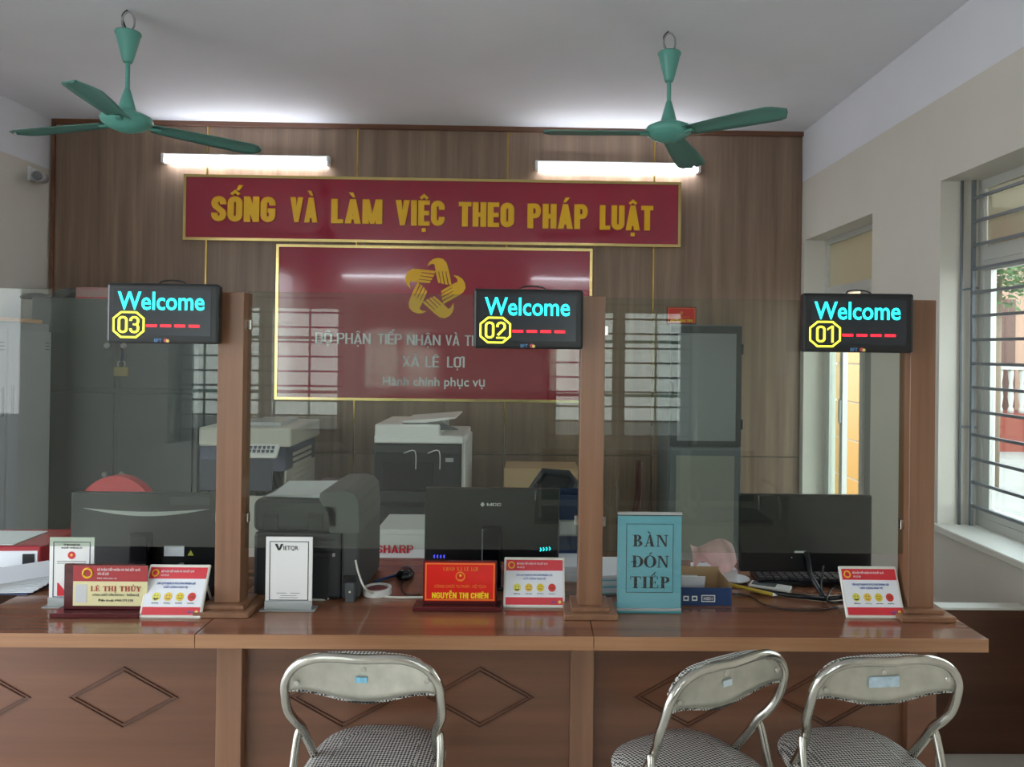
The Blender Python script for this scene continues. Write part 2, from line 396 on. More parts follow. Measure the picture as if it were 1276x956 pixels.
    if ch in 'PRB':
        g = V(h)+ribbon([(h, 1-t8), (.5-h-.1, 1-t8)]+arcp(.5-h-.1, .5+(.5-t8)/2+t8*.0, .1, (.5-t8)/2, 90, -90)+[(h, .5)], w*.86)
        if ch == 'R': g += [((.2, .48), (.2+w, .5), (.52, 0), (.52-w, 0))]
        if ch == 'B': g += ribbon([(h, t8), (.5-h-.08, t8)]+arcp(.5-h-.08, .25+t8*.5, .1, .25-t8*.5, -90, 90)+[(h, .5)], w*.86)
        return .5, g
    if ch == '2': return .5, ribbon([(x0, .68)]+top[::-1]+[(x1, .62), (x0+.02, .2)], w)+Hh(0, .5, t8)
    if ch == '3': return .5, ribbon([(x0, .72)]+top[::-1]+[(x1, .66), (x1-.05, .53)], w)+ribbon([(x1-.05, .51), (x1, .38)]+arcp(xm, B_+ry, r, ry, 360, 180)+[(x0, .28)], w)+Hh(.18, x1, .52, w*.8)
    if ch == '-': return .3, Hh(0, .3, .42)
    raise KeyError(ch)
import unicodedata
def bmarks(dec, c, w):
    out = []; t = w*.62
    for m_ in dec:
        n_ = unicodedata.name(m_); up = 1.08
        if 'CIRCUMFLEX' in n_: out += ribbon([(c-.13, 1.07), (c, 1.19), (c+.13, 1.07)], t*.8)
        elif 'GRAVE' in n_: out += [((c-.15, 1.27), (c+.0, 1.27), (c+.08, 1.07), (c-.02, 1.07))]
        elif 'ACUTE' in n_:
            o = (.12, .17) if '\u0302' in dec else (0, 0)
            out += [((c+.0+o[0], 1.27+o[1]), (c+.15+o[0], 1.27+o[1]), (c+.02+o[0], 1.07+o[1]), (c-.08+o[0], 1.07+o[1]))]
        elif 'TILDE' in n_:
            o = .18 if '\u0302' in dec else 0
            out += ribbon([(c-.14, 1.1+o), (c-.06, 1.17+o), (c+.05, 1.12+o), (c+.14, 1.19+o)], t*.7)
        elif 'HOOK' in n_: out += ribbon([(c-.06, 1.26), (c+.05, 1.25), (c+.04, 1.16), (c-.01, 1.13), (c-.01, 1.06)], t*.6)
        elif 'DOT BELOW' in n_: out += [((c-t/1.8, -.24), (c+t/1.8, -.24), (c+t/1.8, -.1), (c-t/1.8, -.1))]
    return out
def bchar(ch, w):
    if ch == 'Đ': wd, g = bglyph('O', w); wd = .5; g = ribbon([(w/2, w*.4), (.24, w*.4)]+arcp(.24, .5, .26-w/2, .5-w*.4, -90, 90, 8)+[(w/2, 1-w*.4)], w, True)+[((-.06, .46), (.26, .46), (.26, .54), (-.06, .54))]; return wd, g
    d = unicodedata.normalize('NFD', ch); base = d[0]; mk = list(d[1:])
    if '\u031b' in mk: base = {'O': 'Ơ', 'U': 'Ư'}[base]; mk.remove('\u031b')
    wd, g = bglyph(base, w); g = list(g)
    c = wd/2 if base not in 'ƠƯ' else .25
    if base == 'L': c = .2
    return wd, g+bmarks(mk, c, w)
def block(s_, name, parent, m, x, y, z, h, w, weight=.17, depth=.0008, align='c', gap=.06):
    """one mesh of block capitals: baseline centre (x,y,z) in the parent's frame"""
    P_ = []; cx = 0
    for ch in s_:
        if ch == ' ': cx += .26; continue
        wd, g = bchar(ch, weight)
        P_ += [[(px+cx, py) for px, py in q] for q in g]; cx += wd+gap
    cx -= gap; k = w/cx; b = MB(); o = -cx/2 if align == 'c' else 0
    for i_, q in enumerate(P_): b.prism([((px+o)*k, py*h) for px, py in q], -depth-i_*1.5e-5, 0)
    return b.build(name, m, parent, world=False, loc=(x, y, z))

# ================================================================== THE ROOM
XL, XR, YB, YF, ZC = -3.51, 2.01, 5.5, -1.0, 3.24
ZP = 2.87
fl = sempty('floor', (0, 0, 0))
MB().box(XL-.3, XR+.3, YF-.3, YB+.3, -.12, -.012).build('screed', GROUT, fl)
tm = None
nx, ny = 12, 14; tw = (XR-XL)/nx; tl = (YB-YF)/ny
for i in range(nx):
    for j in range(ny):
        x, y = XL+(i+.5)*tw, YF+(j+.5)*tl
        if tm is None:
            o = MB().box(-tw/2+.002, tw/2-.002, -tl/2+.002, tl/2-.002, -.012, 0).build('floor_tile', TILE, fl, world=False, loc=(x, y, 0)); tm = o.data
        else:
            o = bpy.data.objects.new('floor_tile', tm); COL.objects.link(o); o.parent = fl; o.location = (x, y, 0)
structure(MB().box(XL-.3, XR+.3, YF-.3, YB+.3, ZC, ZC+.15).build('ceiling', CEIL))
# left wall, two-tone paint; unseen wide opening added to let in more daylight
wl = sempty('wall_left')
MB().box(XL-.22, XL, YF-.2, -.8, 0, ZP).box(XL-.22, XL, 2.3, YB, 0, ZP).box(XL-.22, XL, -.8, 2.3, 2.7, ZP).build('lower_paint', WALL, wl); MB().box(XL-.22, XL, YF-.2, YB, ZP, ZC).build('upper_paint', WALLW, wl)
# right wall with openings
T = .24
WY0, WY1, WZ0, WZ1 = 2.05, 3.63, .77, 2.455
DY0, DY1, DZ1 = 4.36, 5.44, 2.43
wr = sempty('wall_right')
b = MB()
b.box(XR, XR+T, YF-.2, WY0, 0, ZP); b.box(XR, XR+T, WY0, WY1, 0, WZ0); b.box(XR, XR+T, WY0, WY1, WZ1, ZP)
b.box(XR, XR+T, WY1, DY0, 0, ZP); b.box(XR, XR+T, DY0, DY1, DZ1, ZP); b.box(XR, XR+T, DY1, YB+.2, 0, ZP)
b.build('lower_paint', WALL, wr); MB().box(XR, XR+T, YF-.2, YB+.2, ZP, ZC).build('upper_paint', WALLW, wr)
# front wall (behind the camera) with two windows
RW = [(-2.75, -1.42, .85, 2.3), (.12, 1.3, .83, 2.3)]
wf = sempty('wall_front'); b = MB()
xs = [XL-.2, RW[0][0], RW[0][1], RW[1][0], RW[1][1], XR+.2]
for i in (0, 2, 4): b.box(xs[i], xs[i+1], YF-.22, YF, 0, ZP)
for x0, x1, z0, z1 in RW: b.box(x0, x1, YF-.22, YF, 0, z0); b.box(x0, x1, YF-.22, YF, z1, ZP)
b.build('lower_paint', WALL, wf); MB().box(XL-.2, XR+.2, YF-.22, YF, ZP, ZC).build('upper_paint', WALLW, wf)
# back wall: plaster core, walnut cladding in panels with brass strips
wb = sempty('wall_back')
MB().box(XL-.2, XR+.2, YB+.03, YB+.25, 0, ZC).build('plaster', WALL, wb)
X0, X1 = at(67, 300, YB).x, XR
ZTOP = at(500, 162, YB).z
st = [at(p, 170, YB).x for p in (259, 446, 633, 816)]
edges = [X0]+st+[X1]
zj = at(500, 565, YB).z
for i in range(5):
    for z0, z1 in ((0, zj-.003), (zj+.003, ZTOP)):
        MB().box(edges[i]+.004, edges[i+1]-.004, YB, YB+.03, z0, z1, .0015).build('wood_panel', W_BACK, wb)
zs1 = at(500, 528, YB).z
for i, x in enumerate(st):
    MB().box(x-.0055, x+.0055, YB-.003, YB+.01, zs1, ZTOP).build('brass_strip', BRASS, wb)
MB().box(X0-.01, X1, YB-.02, YB+.03, ZTOP, ZTOP+.045, .003).build('top_trim', W_FRONT, wb)
MB().box(X0-.02, X0+.004, YB-.02, YB+.03, 0, ZTOP+.045, .003).build('edge_trim', W_FRONT, wb)
MB().box(XL-.2, X0-.02, YB-.002, YB+.03, 0, ZC).build('plaster_strip', WALL, wb)

# ------------------------------------------------------------------ windows, door
def window(name, org, dirx, out, wd, z0, z1, trans=True, sill=True, t=.18):
    """org: world (x,y) of one end of the opening at the inner wall face; dirx/out unit 2D vectors"""
    e = sempty(name, (org[0], org[1], 0))
    M_ = Matrix(((dirx[0], out[0], 0, 0), (dirx[1], out[1], 0, 0), (0, 0, 1, 0), (0, 0, 0, 1)))
    def fin(b, n, m): return b.xf(M_).build(n, m, e, world=False)
    zt = z0+(z1-z0)*.79
    g0 = t-.02
    # frame further out
    fin(MB().frame(.0, wd, z0, z1, .045, g0+.03, g0+.07), 'frame', ALU)
    fin(MB().box(.045, wd-.045, g0+.03, g0+.07, zt-.04, zt+.03), 'transom_rail', ALU)
    n = 2
    for k in range(n):
        a = .045+(wd-.09)*k/n; c = .045+(wd-.09)*(k+1)/n
        s = fin(MB().frame(a, c, z0+.045, zt-.04, .05, g0+.035, g0+.062), 'sash', ALU)
        fin(MB().box(a+.05, c-.05, g0+.047, g0+.051, z0+.095, zt-.09), 'pane', WGL)
        fin(MB().box(a+.003, c-.003, g0+.047, g0+.051, zt+.03, z1-.045), 'transom_pane', FROSTW)
    fin(MB().box(.045+(wd-.09)/2-.02, .045+(wd-.09)/2+.02, g0+.03, g0+.07, zt+.03, z1-.045), 'mullion', ALU)
    # grille
    for q in (.03, wd/2, wd-.03):
        fin(MB().box(q-.008, q+.008, g0-.02, g0-.004, z0, z1), 'grille_upright', BAR)
    z = z0+.1
    while z < z1-.05:
        fin(MB().box(.03, wd-.03, g0-.018, g0-.006, z-.007, z+.007), 'grille_bar', BAR); z += .115
    if sill: fin(MB().box(-.02, wd+.02, -.025, t+.05, z0-.03, z0+.002, .004), 'sill', OFFW)
    return e
FROSTW = glassmat('frosted_transom', '#d8d4c4', .75, .05, '#c6c0a8')
wn = window('window_1', (XR, WY1), (0, -1), (1, 0), WY1-WY0, WZ0, WZ1)
# standing-off rod against the far reveal
p = (XR+.1, WY1-.012)
MB().cyl((p[0], p[1], WZ0), (p[0], p[1], WZ1), .007, n=8).build('grille_rod', BAR, wn)
MB().cyl((p[0], p[1], 1.92), (XR+.17, WY1-.03, 1.93), .005, n=6).build('grille_brace', BAR, wn)
MB().cyl((p[0], p[1], 1.25), (XR+.17, WY1-.03, 1.25), .005, n=6).build('grille_brace', BAR, wn)
for k, (x0, x1, z0, z1) in enumerate(RW):
    window('window_%d' % (k+2), (x1, YF), (-1, 0), (0, -1), x1-x0, z0, z1)
# glazed door in the right wall
dr = sempty('door_1', (XR+.15, DY0, 0))
xf0, xf1 = XR+.15, XR+.20
def yz_frame(b, y0, y1, z0, z1, t, x0, x1):
    b.box(x0, x1, y0, y0+t, z0, z1); b.box(x0, x1, y1-t, y1, z0, z1); b.box(x0, x1, y0+t, y1-t, z0, z0+t); b.box(x0, x1, y0+t, y1-t, z1-t, z1); return b
yz_frame(MB(), DY0, DY1, 0.0, DZ1, .04, xf0, xf1).build('frame', ALU, dr)
MB().box(xf0, xf1, DY0+.04, DY1-.04, 2.02, 2.08).build('transom_rail', ALU, dr)
MB().box(xf0+.02, xf0+.025, DY0+.04, DY1-.04, 2.08, DZ1-.04).build('transom_pane', FROSTW, dr)
lf = yz_frame(MB(), 5.12, DY1-.04, .04, 2.02, .05, xf0+.005, xf0+.04).build('leaf', ALU, dr)
MB().box(xf0+.02, xf0+.025, 5.17, DY1-.09, .09, 1.97).build('pane', WGL, lf)
MB().box(xf0-.012, xf0+.005, 5.13, 5.155, 1.12, 1.28, .003).build('handle', LGREY, lf)
lf = yz_frame(MB(), DY0+.04, 4.86, .04, 2.02, .05, xf0+.005, xf0+.04).build('leaf', ALU, dr)
MB().box(xf0+.02, xf0+.026, DY0+.09, 4.81, .09, 1.97).build('pane', mat('grey_leaf_panel', '#8f908c', .5), lf)

# ------------------------------------------------------------------ outside
PAV = mat('outside_paving', '#85817a', .8, noise=.08, nscale=3)
g = MB().box(-14, 22, -14, 22, -.3, -.14).build('ground', PAV); structure(g)
yp = thing('tiled_pillar', 'yellow-orange tiled pillar outside the glazed door', 'pillar', (3.55, 7.8, -.14))
YT = mat('yellow_tile', '#b07a1e', .35)
MB().box(3.4, 3.7, 7.6, 8.2, -.14, 4).build('core', mat('pale_mortar', '#b0aca2', .8), yp)
zz = -.1
while zz < 3.6:
    MB().box(3.385, 3.715, 7.588, 8.2, zz, zz+.385, .004).build('tile', YT, yp); zz += .4
bl = thing('building', 'pink plastered building across the yard beyond the barred window', 'building', (11, 15, -.14))
PINK = mat('pink_plaster', '#a88672', .8); WHT = mat('white_trim', '#aaa8a2', .7)
MB().box(8, 15, 14.4, 18, -.14, 4.1).build('wall', PINK, bl)
MB().box(7.6, 15.3, 13.9, 18, 4.1, 4.4).build('roof', WHT, bl)
MB().box(7.7, 14, 13.4, 14.4, -.14, .55).build('plinth', mat('red_brick_plinth', '#7c3626', .8), bl)
for x in (8.7, 10.3, 11.9): MB().box(x, x+.75, 14.36, 14.41, .55, 2.7).build('doorway', mat('dark_wood_door', '#5a3a30', .5), bl)
MB().box(7.7, 14, 13.42, 13.56, 1.35, 1.45).build('balustrade_rail', WHT, bl)
x = 7.8
while x < 13.9:
    MB().lathe([(.05, 0), (.05, .08), (.03, .12), (.055, .3), (.03, .55), (.05, .7), (.05, .8)], (x, 13.49, .55), 8).build('baluster', WHT, bl); x += .2
LEAF = mat('leaf_green', '#46632f', .6); FLW = mat('flower_red', '#d02a4c', .6)
tr = thing('flowering_tree', 'small tree with red blossom outside the barred window', 'tree', (6.05, 9.6, -.14))
MB().cyl((6.05, 9.6, -.14), (6.1, 9.6, 2.6), .06, .035, 8).build('trunk', mat('bark', '#7b6b5a', .9), tr)
def leaves(n, c, r, size, up):
    b = MB()
    for _ in range(n):
        d = Vector((random.gauss(0, 1), random.gauss(0, 1), random.gauss(0, .7))); d.normalize(); q = Vector(c)+d*r*random.random()**.4
        q.z += up*random.random()
        a = Vector((random.gauss(0, 1), random.gauss(0, 1), random.gauss(0, 1))).normalized()*size; bb = a.orthogonal().normalized()*size*.6
        vs = [b.bm.verts.new(q+v) for v in (-a, bb, a, -bb)]; b.bm.faces.new(vs)
    return b
o = leaves(900, (6.1, 9.6, 2.7), .55, .05, 0).build('foliage', LEAF, tr); o['kind'] = 'stuff'
o = leaves(260, (6.1, 9.6, 3.15), .33, .05, 0).build('blossom', FLW, tr); o['kind'] = 'stuff'
# yard behind the camera, seen only as reflections in the partition glass
fe = thing('yard_fence', 'green lattice fence in the yard, seen as a reflection in the glass', 'fence', (0, -5, -.14))
GRN = mat('fence_green', '#4f7a66', .5)
for zr in (.2, 1.0, 1.7, 2.1): MB().box(-6, 6, -5.02, -4.98, zr, zr+.04).build('rail', GRN, fe)
x = -6
while x <= 6: MB().box(x-.012, x+.012, -5.012, -4.988, -.14, 2.14).build('upright', GRN, fe); x += .45

# ------------------------------------------------------------------ signs
ys = YB-.004
def signboard(name, label, cr_, yfront):
    (x0, z0, x1, z1) = cr_
    e = thing(name, label, 'sign', ((x0+x1)/2, YB, (z0+z1)/2))
    w_, h_ = (x1-x0)/2, (z1-z0)/2
    MB().box(-w_+.01, w_-.01, -yfront, -.003, -h_+.01, h_-.01).build('panel', RED, e, world=False)
    MB().frame(-w_, w_, -h_, h_, .02, -yfront-.008, -.003).build('gold_frame', GOLD, e, world=False)
    return e
a0 = at(229, 217.5, YB-.05); a1 = at(848, 309, YB-.05)
zt_ = (at(229, 216, YB-.05).z+at(848, 228, YB-.05).z)/2; zb_ = (at(229, 298, YB-.05).z+at(848, 309, YB-.05).z)/2
ban = signboard('banner_sign', 'long red banner sign with gold frame and yellow raised letters under the tube lights', (a0.x, zb_, a1.x, zt_), .045)
bc = ban.location
def wordletters(s, px0, px1, pyb, pyt, parent, m, yl, bold, depth, name='letter'):
    """every letter its own mesh, spread between px0 and px1"""
    Yp = parent.location.y+yl
    A = at(px0, pyb, Yp); B = at(px1, pyb, Yp); hh = at(px0, pyt, Yp).z-A.z
    gl = [bchar(c, bold) for c in s]; gap = .05
    tot = sum(g[0] for g in gl)+gap*(len(s)-1); k = (B.x-A.x)/tot; cx = A.x
    for (wd, g) in gl:
        b = MB()
        for i_, q in enumerate(g): b.prism([(px*k, py*hh) for px, py in q], -depth-i_*8e-5, depth)
        b.build(name, m, parent, world=False, loc=(cx-parent.location.x, yl-depth, A.z-parent.location.z))
        cx += (wd+gap)*k
for s, p0, p1, yb, yt in (('SỐNG', 264, 343.5, 276, 244.5), ('VÀ', 362, 396, 277, 246), ('LÀM', 413, 476.5, 278.5, 248), ('VIỆC', 493, 554, 281, 249.5), ('THEO', 571.5, 640.5, 282.5, 252), ('PHÁP', 657, 732.5, 284.5, 254), ('LUẬT', 747, 813.5, 286.5, 256)):
    wordletters(s, p0, p1, yb, yt, ban, YEL, -.046, .215, .006)
c0 = at(343, 400, YB-.03); c1 = at(737.5, 400, YB-.03)
zt_ = (at(343, 303, YB-.03).z+at(738, 311, YB-.03).z)/2; zb_ = (at(346, 497, YB-.03).z+at(735, 503.5, YB-.03).z)/2
sg = signboard('reception_sign', 'large square-cornered red reception sign with gold hands emblem and silver letters', (c0.x, zb_, c1.x, zt_), .025)
for s, p0, p1, yb, yt in (('BỘ', 393, 414, 427.5, 414.5), ('PHẬN', 420, 462, 428.5, 415), ('TIẾP', 470.5, 501, 429, 416), ('NHẬN', 507, 549, 430, 417), ('VÀ', 555, 572.5, 430.5, 417.5), ('TRẢ', 579, 607, 431, 418), ('KẾT', 615, 643, 431.5, 418.5), ('QUẢ', 650, 681, 432, 419),
                       ('XÃ', 501.5, 522.5, 457, 443.5), ('LÊ', 530, 547, 457.5, 444), ('LỢI', 557, 579, 458, 444.5)):
    wordletters(s, p0, p1, yb, yt, sg, SILV, -.026, .125, .003)
q = at(541, 481, YB-.03); qa = at(477, 480, YB-.03); qb = at(604, 482, YB-.03)
text('Hành chính phục vụ', 'lettering', sg, SILV, (qa.x+qb.x)/2-sg.location.x, -.029, q.z-sg.location.z, .063, qb.x-qa.x, .012, .003)
# five-hands emblem
def hand_polys():
    c = (500, 475)
    P = [(412, 210), (438, 160), (485, 122), (540, 108), (600, 118), (640, 160), (662, 225), (672, 268), (515, 268), (500, 185), (470, 180), (440, 195)]
    fing = [[(512, 262), (545, 262), (575, 408), (548, 402)], [(553, 262), (588, 262), (614, 418), (586, 410)], [(596, 262), (630, 262), (658, 424), (628, 418)], [(638, 262), (671, 262), (705, 426), (672, 420)]]
    out = []
    for poly in [P]+fing: out.append([((x-c[0]), -(y-c[1])) for x, y in poly])
    return out
def emblem(parent, x, z, y, scale, m, depth=.006, hand='emblem_hand'):
    for k in range(5):
        a = -2*PI*k/5; b = MB()
        for poly in hand_polys():
            b.prism([((px*math.cos(a)-py*math.sin(a))*scale, (px*math.sin(a)+py*math.cos(a))*scale) for px, py in poly], -depth, 0)
        b.build(hand, m, parent, world=False, loc=(x, y, z))
e_ = at(541, 360, YB-.03)
emblem(sg, e_.x-sg.location.x, e_.z-sg.location.z, -.026, YB/930/9.56, YEL)

# ------------------------------------------------------------------ tube lights
def tubelight(loc, label, rz=0, L=1.19):
    e = thing('tube_light', label, 'light', loc, rz, 'fluorescent tube battens')
    MB().box(-L/2, L/2, -.035, 0, -.01, .035, .006).build('batten', WHITE, e, world=False)
    for s in (-1, 1): MB().box(s*L/2-.012, s*L/2+.012, -.06, -.005, -.04, .03, .004).build('end_cap', WHITE, e, world=False)
    MB().cyl((-L/2+.012, -.045, -.022), (L/2-.012, -.045, -.022), .016, n=12).build('tube', TUBE, e, world=False)
    return e
l1 = at(307, 200, YB-.04); l2 = at(770, 209, YB-.04)
tubelight((l1.x, YB-.004, l1.z+.01), 'lit fluorescent tube batten on the wood wall above the left end of the banner')
t2 = tubelight((l2.x, YB-.004, l2.z+.01), 'lit fluorescent tube batten on the wood wall above the right end of the banner')
MB().tube([(l2.x-.05, YB-.02, l2.z-.01), (l2.x-.02, YB-.02, l2.z-.03), (l2.x+.0, YB-.015, l2.z-.06)], .004, 6, 4).build('wire', WHITE, t2)
for x in (-2.5, .5):
    t_ = tubelight((x, 1.25, ZC-.005), 'lit tube batten on the ceiling, %s of the two in front of the counter' % ('left' if x < 0 else 'right'))
    t_.rotation_euler = (-PI/2, 0, 0)
    tubelight((x+.1, YF+.004, 2.76), 'lit tube batten on the front wall, %s of the two behind the photographer' % ('left' if x < 0 else 'right'), PI)

# ------------------------------------------------------------------ ceiling fans
def fan(hub, angs, label, tilt):
    e = thing('ceiling_fan', label, 'fan', hub, 0, 'green ceiling fans')
    MB().lathe([(.0, -.05), (.04, -.047), (.085, -.03), (.112, -.008), (.118, .01), (.11, .026), (.08, .04), (.05, .048), (.04, .06), (.03, .1), (.016, .15), (.013, .16)], n=32).build('motor_housing', TEAL, e, world=False)
    zt = ZC-hub[2]
    MB().cyl((0, 0, .1), (0, 0, zt-.12), .011, n=12).build('down_rod', TEAL, e, world=False)
    MB().cyl((0, 0, .29), (0, 0, .315), .0125, n=12).build('rod_band', ORANGE, e, world=False)
    MB().lathe([(.02, zt-.26), (.024, zt-.25), (.045, zt-.17), (.055, zt-.125), (.06, zt-.12), (.058, zt-.11), (.02, zt-.112)], n=24).build('canopy_cup', TEAL, e, world=False)
    ring = [(.03*math.cos(t)+.0, .0, zt-.06+.05*math.sin(t)) for t in [2*PI*i/16 for i in range(16)]]
    MB().tube(ring, .005, 8, closed=True).build('hanging_hook', LGREY, e, world=False)
    MB().tube([(0, 0, zt-.11), (-.02, .01, zt-.08), (-.03, 0, zt-.03), (-.005, .0, zt)], .004, 6, 4).build('wire', BLACK, e, world=False)
    for a in angs:
        def fn(u, v, th=0):
            r = .115+u*.53; wv = .052+.026*math.sin(min(u*1.15, 1)*PI*.5)
            if u > .86: wv *= math.sqrt(max(0.02, 1-((u-.86)/.14)**2))
            x = r; y = (v-.5)*2*wv
            z = -.012-.02*u + y*tilt + .012*(1-(2*v-1)**2)
            return Vector((x, y, z+th))
        b = MB()
        V1 = b.grid(lambda u, v: fn(u, v, .0015), 16, 6); V2 = b.grid(lambda u, v: fn(u, v, -.0015), 16, 6)
        for i in range(16):
            for j in (0, 6): b.bm.faces.new((V1[i][j], V1[i+1][j], V2[i+1][j], V2[i][j]))
        for j in range(6):
            for i in (0, 16): b.bm.faces.new((V1[i][j], V1[i][j+1], V2[i][j+1], V2[i][j]))
        b.xf(Matrix.Rotation(math.radians(a), 4, 'Z'))
        bl_ = b.build('blade', TEALD, e, world=False)
        b = MB().box(.085, .15, -.014, .014, -.02, -.010, .003).xf(Matrix.Rotation(math.radians(a), 4, 'Z'))
        b.build('blade_bracket', TEAL, bl_, world=False)
    return e
h1 = at(158, 152, 3.68); h2 = at(833, 165, 3.80)
fan(tuple(h1), (37, 168, 282), 'green three-blade ceiling fan on the left, over the grey cabinets', -.12)
fan(tuple(h2), (66, 186, 314), 'green three-blade ceiling fan on the right, near the barred windows', -.15)
# CCTV camera
cc = at(57, 221, 5.28)
e = thing('security_camera', 'small white and black bullet camera on the left wall by the wood cladding', 'camera', (XL, cc.y, cc.z))
MB().box(XL, XL+.02, cc.y-.035, cc.y+.035, cc.z-.03, cc.z+.07, .005).build('base', WHITE, e)
MB().cyl((XL+.02, cc.y, cc.z+.03), (XL+.07, cc.y-.02, cc.z+.01), .012, n=10).build('arm', WHITE, e)
MB().cyl((XL+.05, cc.y+.06, cc.z+.005), (XL+.12, cc.y-.11, cc.z-.015), .036, n=20).build('body', LGREY, e)
MB().cyl((XL+.12, cc.y-.11, cc.z-.015), (XL+.123, cc.y-.118, cc.z-.016), .03, n=20).build('lens', BLACKG, e)

# ================================================================== COUNTER
ZT = .775; YE = 2.155; YBK = 2.95
xe = [at(-75, 800, YE).x, at(243, 790, YE).x, at(740, 795, YE).x, at(1232, 797, YE).x]
YPN = 2.36
pxs = [(at(-130, 870, 2.33).x, at(269, 870, 2.33).x), (at(301, 870, 2.33).x, at(711, 870, 2.33).x), (at(740, 870, 2.33).x, at(1131, 870, 2.33).x)]
diam = [(-30, 154), (428, 598), (857, 1030)]
labs = ['left wood service counter section under the red-and-cream nameplate', 'middle wood service counter section behind the left folding chair', 'right wood service counter section behind the two right folding chairs']
for i in range(3):
    e = thing('service_counter', labs[i], 'counter', ((xe[i]+xe[i+1])/2, 2.5, 0), 0, 'wood service counters')
    t_ = MB().box(xe[i]+.001, xe[i+1]-.001, YE+.001, YBK, ZT-.04, ZT, .0015).build('countertop', W_TOP, e)
    MB().box(xe[i]+.001, xe[i+1]-.001, YE-.0015, YE+.001, ZT-.0395, ZT-.0005).build('edge_band', W_EDGE, t_)
    p0, p1 = pxs[i]
    MB().box(p0, p1, YPN, YPN+.018, .06, ZT-.04).build('front_panel', W_FRONT, e)
    MB().box(p0, p1, YPN-.01, YPN+.018, 0, .06).build('kick_board', W_DARK, e)
    for s0, sx in ([], [(269, 301), (711, 740)], [(1131, 1167)])[i]:
        MB().box(at(s0, 870, 2.33).x, at(sx, 870, 2.33).x, 2.33, 2.4, 0, ZT-.04, .002).build('stile', W_STILE if i < 2 else W_FRONT, e)
    MB().box(p0+.002, p0+.02, YPN+.018, YBK-.05, 0, ZT-.04).build('side_panel', W_FRONT, e)
    for dp in diam[i]:
        c = at(dp, 869, YPN)
        for k, (rx, rz) in enumerate(((.17, .096), (.152, .084))):
            P = [(c.x+rx*a, c.z+rz*b_) for a, b_ in ((-1, 0), (0, -1), (1, 0), (0, 1))]
            Q = [(c.x+(rx-.006)*a, c.z+(rz-.0045)*b_) for a, b_ in ((-1, 0), (0, -1), (1, 0), (0, 1))]
            MB().ring(P, Q, YPN-.004, YPN+.001).build('diamond_groove_shade', W_DARK, e)  # raised dark strips imitate the shade inside routed diamond grooves
# low wooden panel to the right wall
YLP = 2.97
zlp = at(1215, 756, YLP).z
e = thing('low_partition', 'dark brown low wooden partition between the counter and the barred window wall', 'partition', (1.7, YLP, 0))
MB().box(xe[3]-.06, XR-.002, YLP, YLP+.03, 0.002, zlp-.012).build('panel', W_DARK, e)
MB().box(xe[3]-.06, XR-.002, YLP-.01, YLP+.05, zlp-.012, zlp, .002).build('cap', OFFW, e)

# ------------------------------------------------------------------ posts, panes
PY0, PY1 = 2.33, 2.40; PZT = at(740, 369, 2.33).z
posts = []
for i, (a, c_) in enumerate(((269, 301), (722, 752), (1133, 1165))):
    x0, x1 = at(a, 600, PY0).x, at(c_, 600, PY0).x; posts.append((x0, x1))
    ztp = at((a+c_)/2, (364, 369, 374)[i], PY0).z
    e = thing('partition_post', ('left', 'middle', 'right')[i]+' brown wooden post on the counter, beside display '+('03', '02', '01')[i], 'post', ((x0+x1)/2, 2.365, ZT), 0, 'partition posts')
    MB().box(x0, x1, PY0, PY1, ZT+.03, ztp, .0015).build('shaft', W_STILE, e)
    MB().box(x0-.045, x1+.045, PY0-.05, PY1+.05, ZT+.0005, ZT+.017, .002).build('lower_plinth', W_STILE, e)
    MB().box(x0-.022, x1+.022, PY0-.025, PY1+.025, ZT+.017, ZT+.03, .002).build('upper_plinth', W_STILE, e)
bounds = [(at(-70, 500, 2.36).x, posts[0][0]), (posts[0][1], posts[1][0]), (posts[1][1], posts[2][0])]
tops = [(135, 361, 681), (500, 366, 684), (900, 373, 688.5)]
for i, (x0, x1) in enumerate(bounds):
    px, ya, yb_ = tops[i]
    z1 = at(px, ya, 2.365).z; z0 = at(px, yb_, 2.365).z
    e = thing('glass_screen', ('left', 'middle', 'right')[i]+' clear glass pane between the counter posts, '+('left of the left post', 'between left and middle posts', 'between middle and right posts')[i], 'glass pane', ((x0+x1)/2, 2.365, z0), 0, 'counter glass panes')
    MB().box(x0, x1, 2.362, 2.368, z0, z1, .0008).build('pane', GLASS, e)
    for s_, xx in ((1, x0), (-1, x1)):
        if i == 0 and s_ == 1: continue
        for zz in (z0+.08, z1-.12): MB().box(min(xx, xx+s_*.012), max(xx, xx+s_*.012), 2.357, 2.373, zz, zz+.03, .001).build('clip', CHROME, e)

